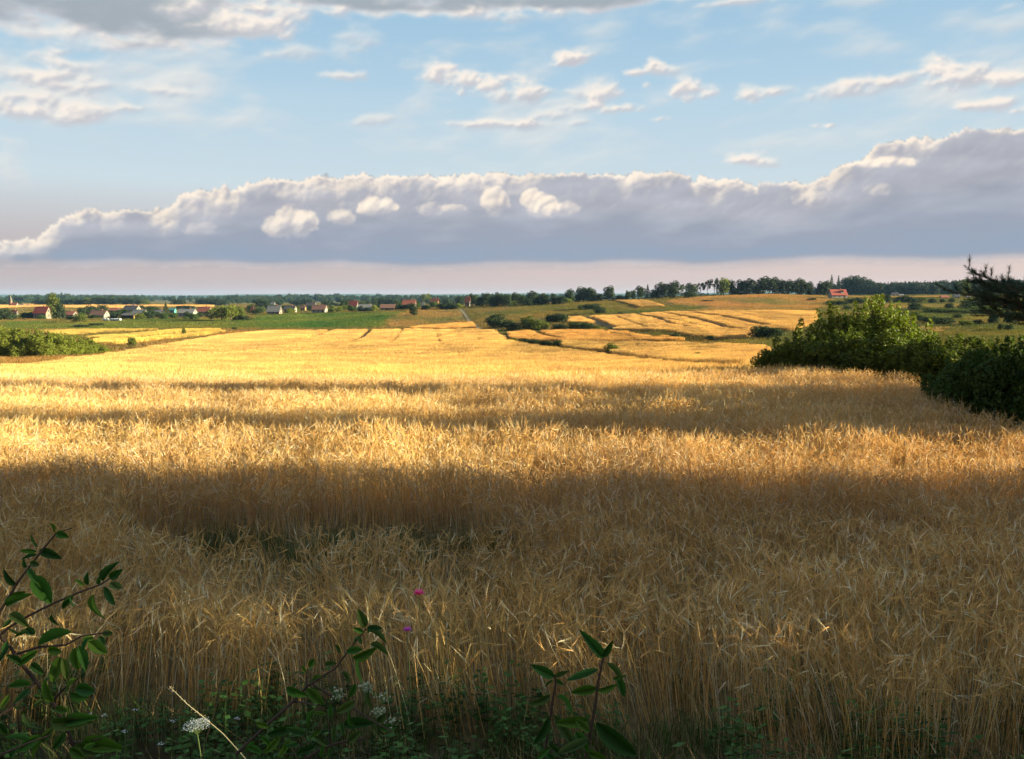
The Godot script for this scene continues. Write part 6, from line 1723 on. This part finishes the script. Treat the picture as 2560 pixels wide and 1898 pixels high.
func grow_flowers() -> void:
	var stalk := matte(lin(0.12, 0.16, 0.05), 0.8)
	var pinks := [matte(lin(0.85, 0.13, 0.3), 0.7, lin(0.5, 0.1, 0.2)), matte(lin(0.62, 0.13, 0.42), 0.7, lin(0.4, 0.1, 0.3))]
	var words := ["bright pink wild flower standing among the barley stalks", "smaller purple-pink wild flower lower down among the barley stalks"]
	for i in 2:
		var p := Vector3(PINK_FLOWERS[i][0], PINK_FLOWERS[i][1], PINK_FLOWERS[i][2])
		var foot := on_ground(p.x, p.z)
		var o := thing("pink_flower", words[i], "flower", foot, "pink wild flowers")
		var s := Shape.new()
		var top := p - foot
		s.tube(PackedVector3Array([Vector3(0, -0.03, 0), top * 0.5 + Vector3(0.02, 0, 0), top]), 0.003, 0.0022, 5, Color(1, 1, 1))
		part("stem", s.smooth_mesh(stalk), o)
		var size := 0.05 if i == 0 else 0.036
		for k in 11:
			var way := k * TAU / 11.0 * 2.0
			var pet := Shape.new()
			var rise := 0.35 if k < 6 else 0.95
			var d := Vector3(cos(way), rise, sin(way)).normalized() * size
			var sd := Vector3(-sin(way), 0, cos(way)) * size * 0.42
			pet.quad(Vector3.ZERO, d * 0.6 + sd, d + Vector3(0, size * 0.1, 0), d * 0.6 - sd, Color(1, 1, 1))
			pet.tri(d * 0.6 + sd, d * 1.12 + sd * 0.5, d, Color(1.1, 1, 1))
			part("petal", pet.mesh(pinks[i]), o, Transform3D(Basis.IDENTITY, top))
	var white := matte(lin(0.5, 0.49, 0.43), 0.8)
	# the umbel
	var up := Vector3(UMBEL[0], UMBEL[1], UMBEL[2])
	var uf := on_ground(up.x, up.z)
	var u := thing("umbel_flower", "broad white lacy umbel flower low among the weeds at bottom left", "flower", uf)
	var st := Shape.new()
	var head := up - uf
	st.tube(PackedVector3Array([Vector3(0, -0.03, 0), head * 0.6 + Vector3(0.03, 0, 0), head - Vector3(0, 0.05, 0)]), 0.004, 0.003, 6, Color(1, 1, 1))
	part("stem", st.smooth_mesh(stalk), u)
	for i in 24:
		var way := i * 2.4
		var r := 0.052 * sqrt((i + 0.5) / 24.0)
		var c := head + Vector3(cos(way) * r, -r * r * 3.0, sin(way) * r)
		var ray := Shape.new()
		ray.tube(PackedVector3Array([head - Vector3(0, 0.05, 0), c]), 0.0009, 0.0007, 3, Color(1, 1, 1))
		part("ray", ray.mesh(stalk), u)
		var um := Shape.new()
		for k in 26:
			var q := c + Vector3(rng.randfn(), rng.randfn() * 0.35, rng.randfn()) * 0.0065
			var t := Vector3(rng.randfn() * 0.4, 1, rng.randfn() * 0.4).normalized()
			var x := t.cross(Vector3(0.2, 0.1, 1)).normalized() * 0.0024
			var y := t.cross(x).normalized() * 0.0024
			um.quad(q - x, q + y, q + x, q - y, vary(Color(1, 1, 1), 0.15))
		part("floret_cluster", um.mesh(white), u)
	var spots := ["highest of the tiny white flowers, left of the umbel", "tiny white flower left of the highest one", "tiny white flower on a thin stalk below the highest one", "tiny white flower nearest the bottom edge left of the umbel", "tiny white flower just left of the white umbel", "tiny white flower nearest the left shrub's stem", "tiny white flower right of the white umbel"]
	for i in WHITE_FLOWERS.size():
		var p := Vector3(WHITE_FLOWERS[i][0], WHITE_FLOWERS[i][1], WHITE_FLOWERS[i][2])
		var foot := on_ground(p.x, p.z)
		var o := thing("white_flower", spots[i], "flower", foot, "tiny white flowers in the weeds")
		var top := p - foot
		var s := Shape.new()
		s.tube(PackedVector3Array([Vector3(0, -0.03, 0), top * 0.5 + Vector3(-0.02, 0, 0.01), top]), 0.002, 0.0014, 4, Color(1, 1, 1))
		part("stem", s.smooth_mesh(stalk), o)
		var b := Shape.new()
		for k in 9:
			var q := top + Vector3(rng.randfn() * 1.6, rng.randfn() * 0.5, rng.randfn()) * 0.006
			var t := Vector3(rng.randfn() * 0.6, 1, rng.randfn() * 0.6 + 0.5).normalized()
			var x := t.cross(Vector3(0.2, 0.1, 1)).normalized() * 0.005
			var y := t.cross(x).normalized() * 0.005
			b.quad(q - x, q + y, q + x, q - y, vary(Color(0.8, 0.8, 0.8), 0.15))
		part("blossom", b.mesh(white), o)
	for e in DRY_STEMS:
		var pts := PackedVector3Array()
		var last: Array = e[2][-1]
		var foot := on_ground(last[0], last[2])
		for q in e[2]:
			pts.append(Vector3(q[0], q[1], q[2]) - foot)
		pts.append(Vector3(0, -0.03, 0))
		var pale: bool = e[1].begins_with("bare")
		var o := thing(e[0], e[1], "stalk", foot)
		var s := Shape.new()
		s.tube(pts, 0.0016, 0.003, 5, Color(1, 1, 1))
		part("stem", s.smooth_mesh(matte(lin(0.42, 0.34, 0.2) if pale else lin(0.05, 0.035, 0.025), 0.85)), o)
		if pale:
			var b := Shape.new()
			for k in 40:
				var f := rng.randf() * 2.2
				var p := pts[int(f)].lerp(pts[int(f) + 1], f - int(f))
				var d := Vector3(rng.randfn(), rng.randfn(), rng.randfn()) * 0.006
				b.tri(p, p + d, p + d + Vector3(0.003, 0.004, 0), Color(1, 1, 1))
			part("seed_heads", b.mesh(matte(lin(0.5, 0.42, 0.27), 0.85)), o)


# ---------------------------------------------------------------- ground
func lay_ground() -> void:
	var rows := PackedFloat32Array()
	var d := -60.0
	while d < 6000.0:
		rows.append(d)
		d += 0.75 if d > -4.0 and d < 12.0 else maxf(2.0, d * 0.018)
	rows.append(6400.0)
	var cols := 170
	var v := PackedVector3Array()
	var c := PackedColorArray()
	var ix := PackedInt32Array()
	for r in rows.size():
		var reach := maxf(70.0, rows[r] * 0.95 + 40.0)
		for k in cols + 1:
			var x := (2.0 * k / cols - 1.0) * reach
			var z := -rows[r]
			v.append(Vector3(x, ground(x, z), z))
			var col := meadow_color(x, z)
			var ci := crop_at(Vector2(x, z))
			if ci >= 0:
				col = Color(0.22, 0.15, 0.07)
			elif rows[r] < 14.0:
				col = Color(0.075, 0.06, 0.035)
			elif rows[r] > 600.0:
				var n := broad_noise.get_noise_2d(x * 0.25, z * 0.9)
				col = Color(0.13, 0.13, 0.035).lerp(Color(0.3, 0.22, 0.1), clampf(n * 2.5, 0.0, 1.0))
			c.append(col)
	for r in rows.size() - 1:
		for k in cols:
			var a := r * (cols + 1) + k
			for q in [a, a + cols + 1, a + 1, a + 1, a + cols + 1, a + cols + 2]:
				ix.append(q)
	var st := SurfaceTool.new()
	var arr := []
	arr.resize(Mesh.ARRAY_MAX)
	arr[Mesh.ARRAY_VERTEX] = v
	arr[Mesh.ARRAY_COLOR] = c
	arr[Mesh.ARRAY_INDEX] = ix
	var am := ArrayMesh.new()
	am.add_surface_from_arrays(Mesh.PRIMITIVE_TRIANGLES, arr)
	st.create_from(am, 0)
	st.generate_normals()
	var m := st.commit()
	var soil := matte(Color.WHITE, 0.95)
	var t := NoiseTexture2D.new()
	var n := FastNoiseLite.new()
	n.frequency = 0.03
	n.fractal_octaves = 6
	t.noise = n
	t.seamless = true
	var ramp := Gradient.new()
	ramp.set_color(0, Color(0.62, 0.6, 0.56))
	ramp.set_color(1, Color(1, 1, 1))
	t.color_ramp = ramp
	soil.albedo_texture = t
	soil.uv1_triplanar = true
	soil.uv1_world_triplanar = true
	soil.uv1_scale = Vector3(0.31, 0.31, 0.31)
	m.surface_set_material(0, soil)
	structure("ground", m, "rolling farmland ground under fields and meadows")
	# the track down from the village
	var s := Shape.new()
	var prev := []
	var length := 0.0
	for i in track_line.size() - 1:
		for k in 12:
			var p := track_line[i].lerp(track_line[i + 1], k / 12.0)
			var way := (track_line[i + 1] - track_line[i]).normalized()
			var sd := Vector2(-way.y, way.x) * 0.6
			var l := p - sd
			var r := p + sd
			var now := [on_ground(l.x, l.y) + Vector3(0, 0.1, 0), on_ground(r.x, r.y) + Vector3(0, 0.1, 0)]
			if prev:
				s.quad(prev[0], prev[1], now[1], now[0], vary(Color(0.2, 0.17, 0.115), 0.15))
			prev = now
	structure("dirt_track", s.mesh(matte(Color.WHITE, 0.95)), "pale dirt track running down from the village to the barley")
	# hills far beyond
	var hill := Shape.new()
	for i in 160:
		var pr := []
		for k in 2:
			var x := -5200.0 + (i + k) * 65.0
			var y := 14.0 + 22.0 * broad_noise.get_noise_2d(x * 0.03, 50.0) + 20.0 * smoothstep(-800.0, 900.0, x) - 8.0 * smoothstep(1500.0, 3000.0, x)
			pr.append([Vector3(x, -12, -5300), Vector3(x, EYE + y * 0.75, -5600), Vector3(x, EYE + y, -5900)])
		for j in 2:
			hill.quad(pr[0][j], pr[1][j], pr[1][j + 1], pr[0][j + 1], Color(0.05, 0.075, 0.035))
	structure("hills", hill.mesh(matte(Color.WHITE, 0.95)), "low wooded hills on the far horizon")


func _ready() -> void:
	# camera
	var cam := Camera3D.new()
	cam.name = "camera"
	cam.fov = 50.0
	cam.near = 0.1
	cam.far = 9000.0
	cam.position = Vector3(0, EYE, 0)
	cam.rotation_degrees = Vector3(-5.8, 0, 0)
	add_child(cam)
	cam.current = true
	# sky, sun, exposure
	var env := Environment.new()
	env.background_mode = Environment.BG_SKY
	var sky := Sky.new()
	var pano := PanoramaSkyMaterial.new()
	pano.panorama = paint_sky()
	sky.sky_material = pano
	env.sky = sky
	env.tonemap_mode = Environment.TONE_MAPPER_LINEAR
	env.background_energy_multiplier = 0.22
	env.tonemap_exposure = 4.7
	env.fog_enabled = true
	env.fog_density = 0.00004
	env.fog_light_color = Color(0.62, 0.8, 1.0)
	env.sdfgi_enabled = true
	env.ssao_enabled = true
	env.ssil_enabled = true
	var world := WorldEnvironment.new()
	world.name = "environment"
	world.environment = env
	add_child(world)
	var sun := DirectionalLight3D.new()
	sun.name = "sun"
	sun.light_energy = 1.6
	sun.light_color = lin(1.0, 0.92, 0.6)
	sun.light_angular_distance = 0.55
	sun.shadow_enabled = true
	sun.rotation_degrees = Vector3(-SUN_HEIGHT, 86, 0)
	add_child(sun)
	rng.seed = 11
	prepare_land()
	lay_ground()
	build_tree_shapes()
	far_woods()
	build_village()
	plant_all()
	plant_pine()
	sow_meadows()
	sow_barley()
	sow_bank()
	grow_shrubs()
	grow_flowers()
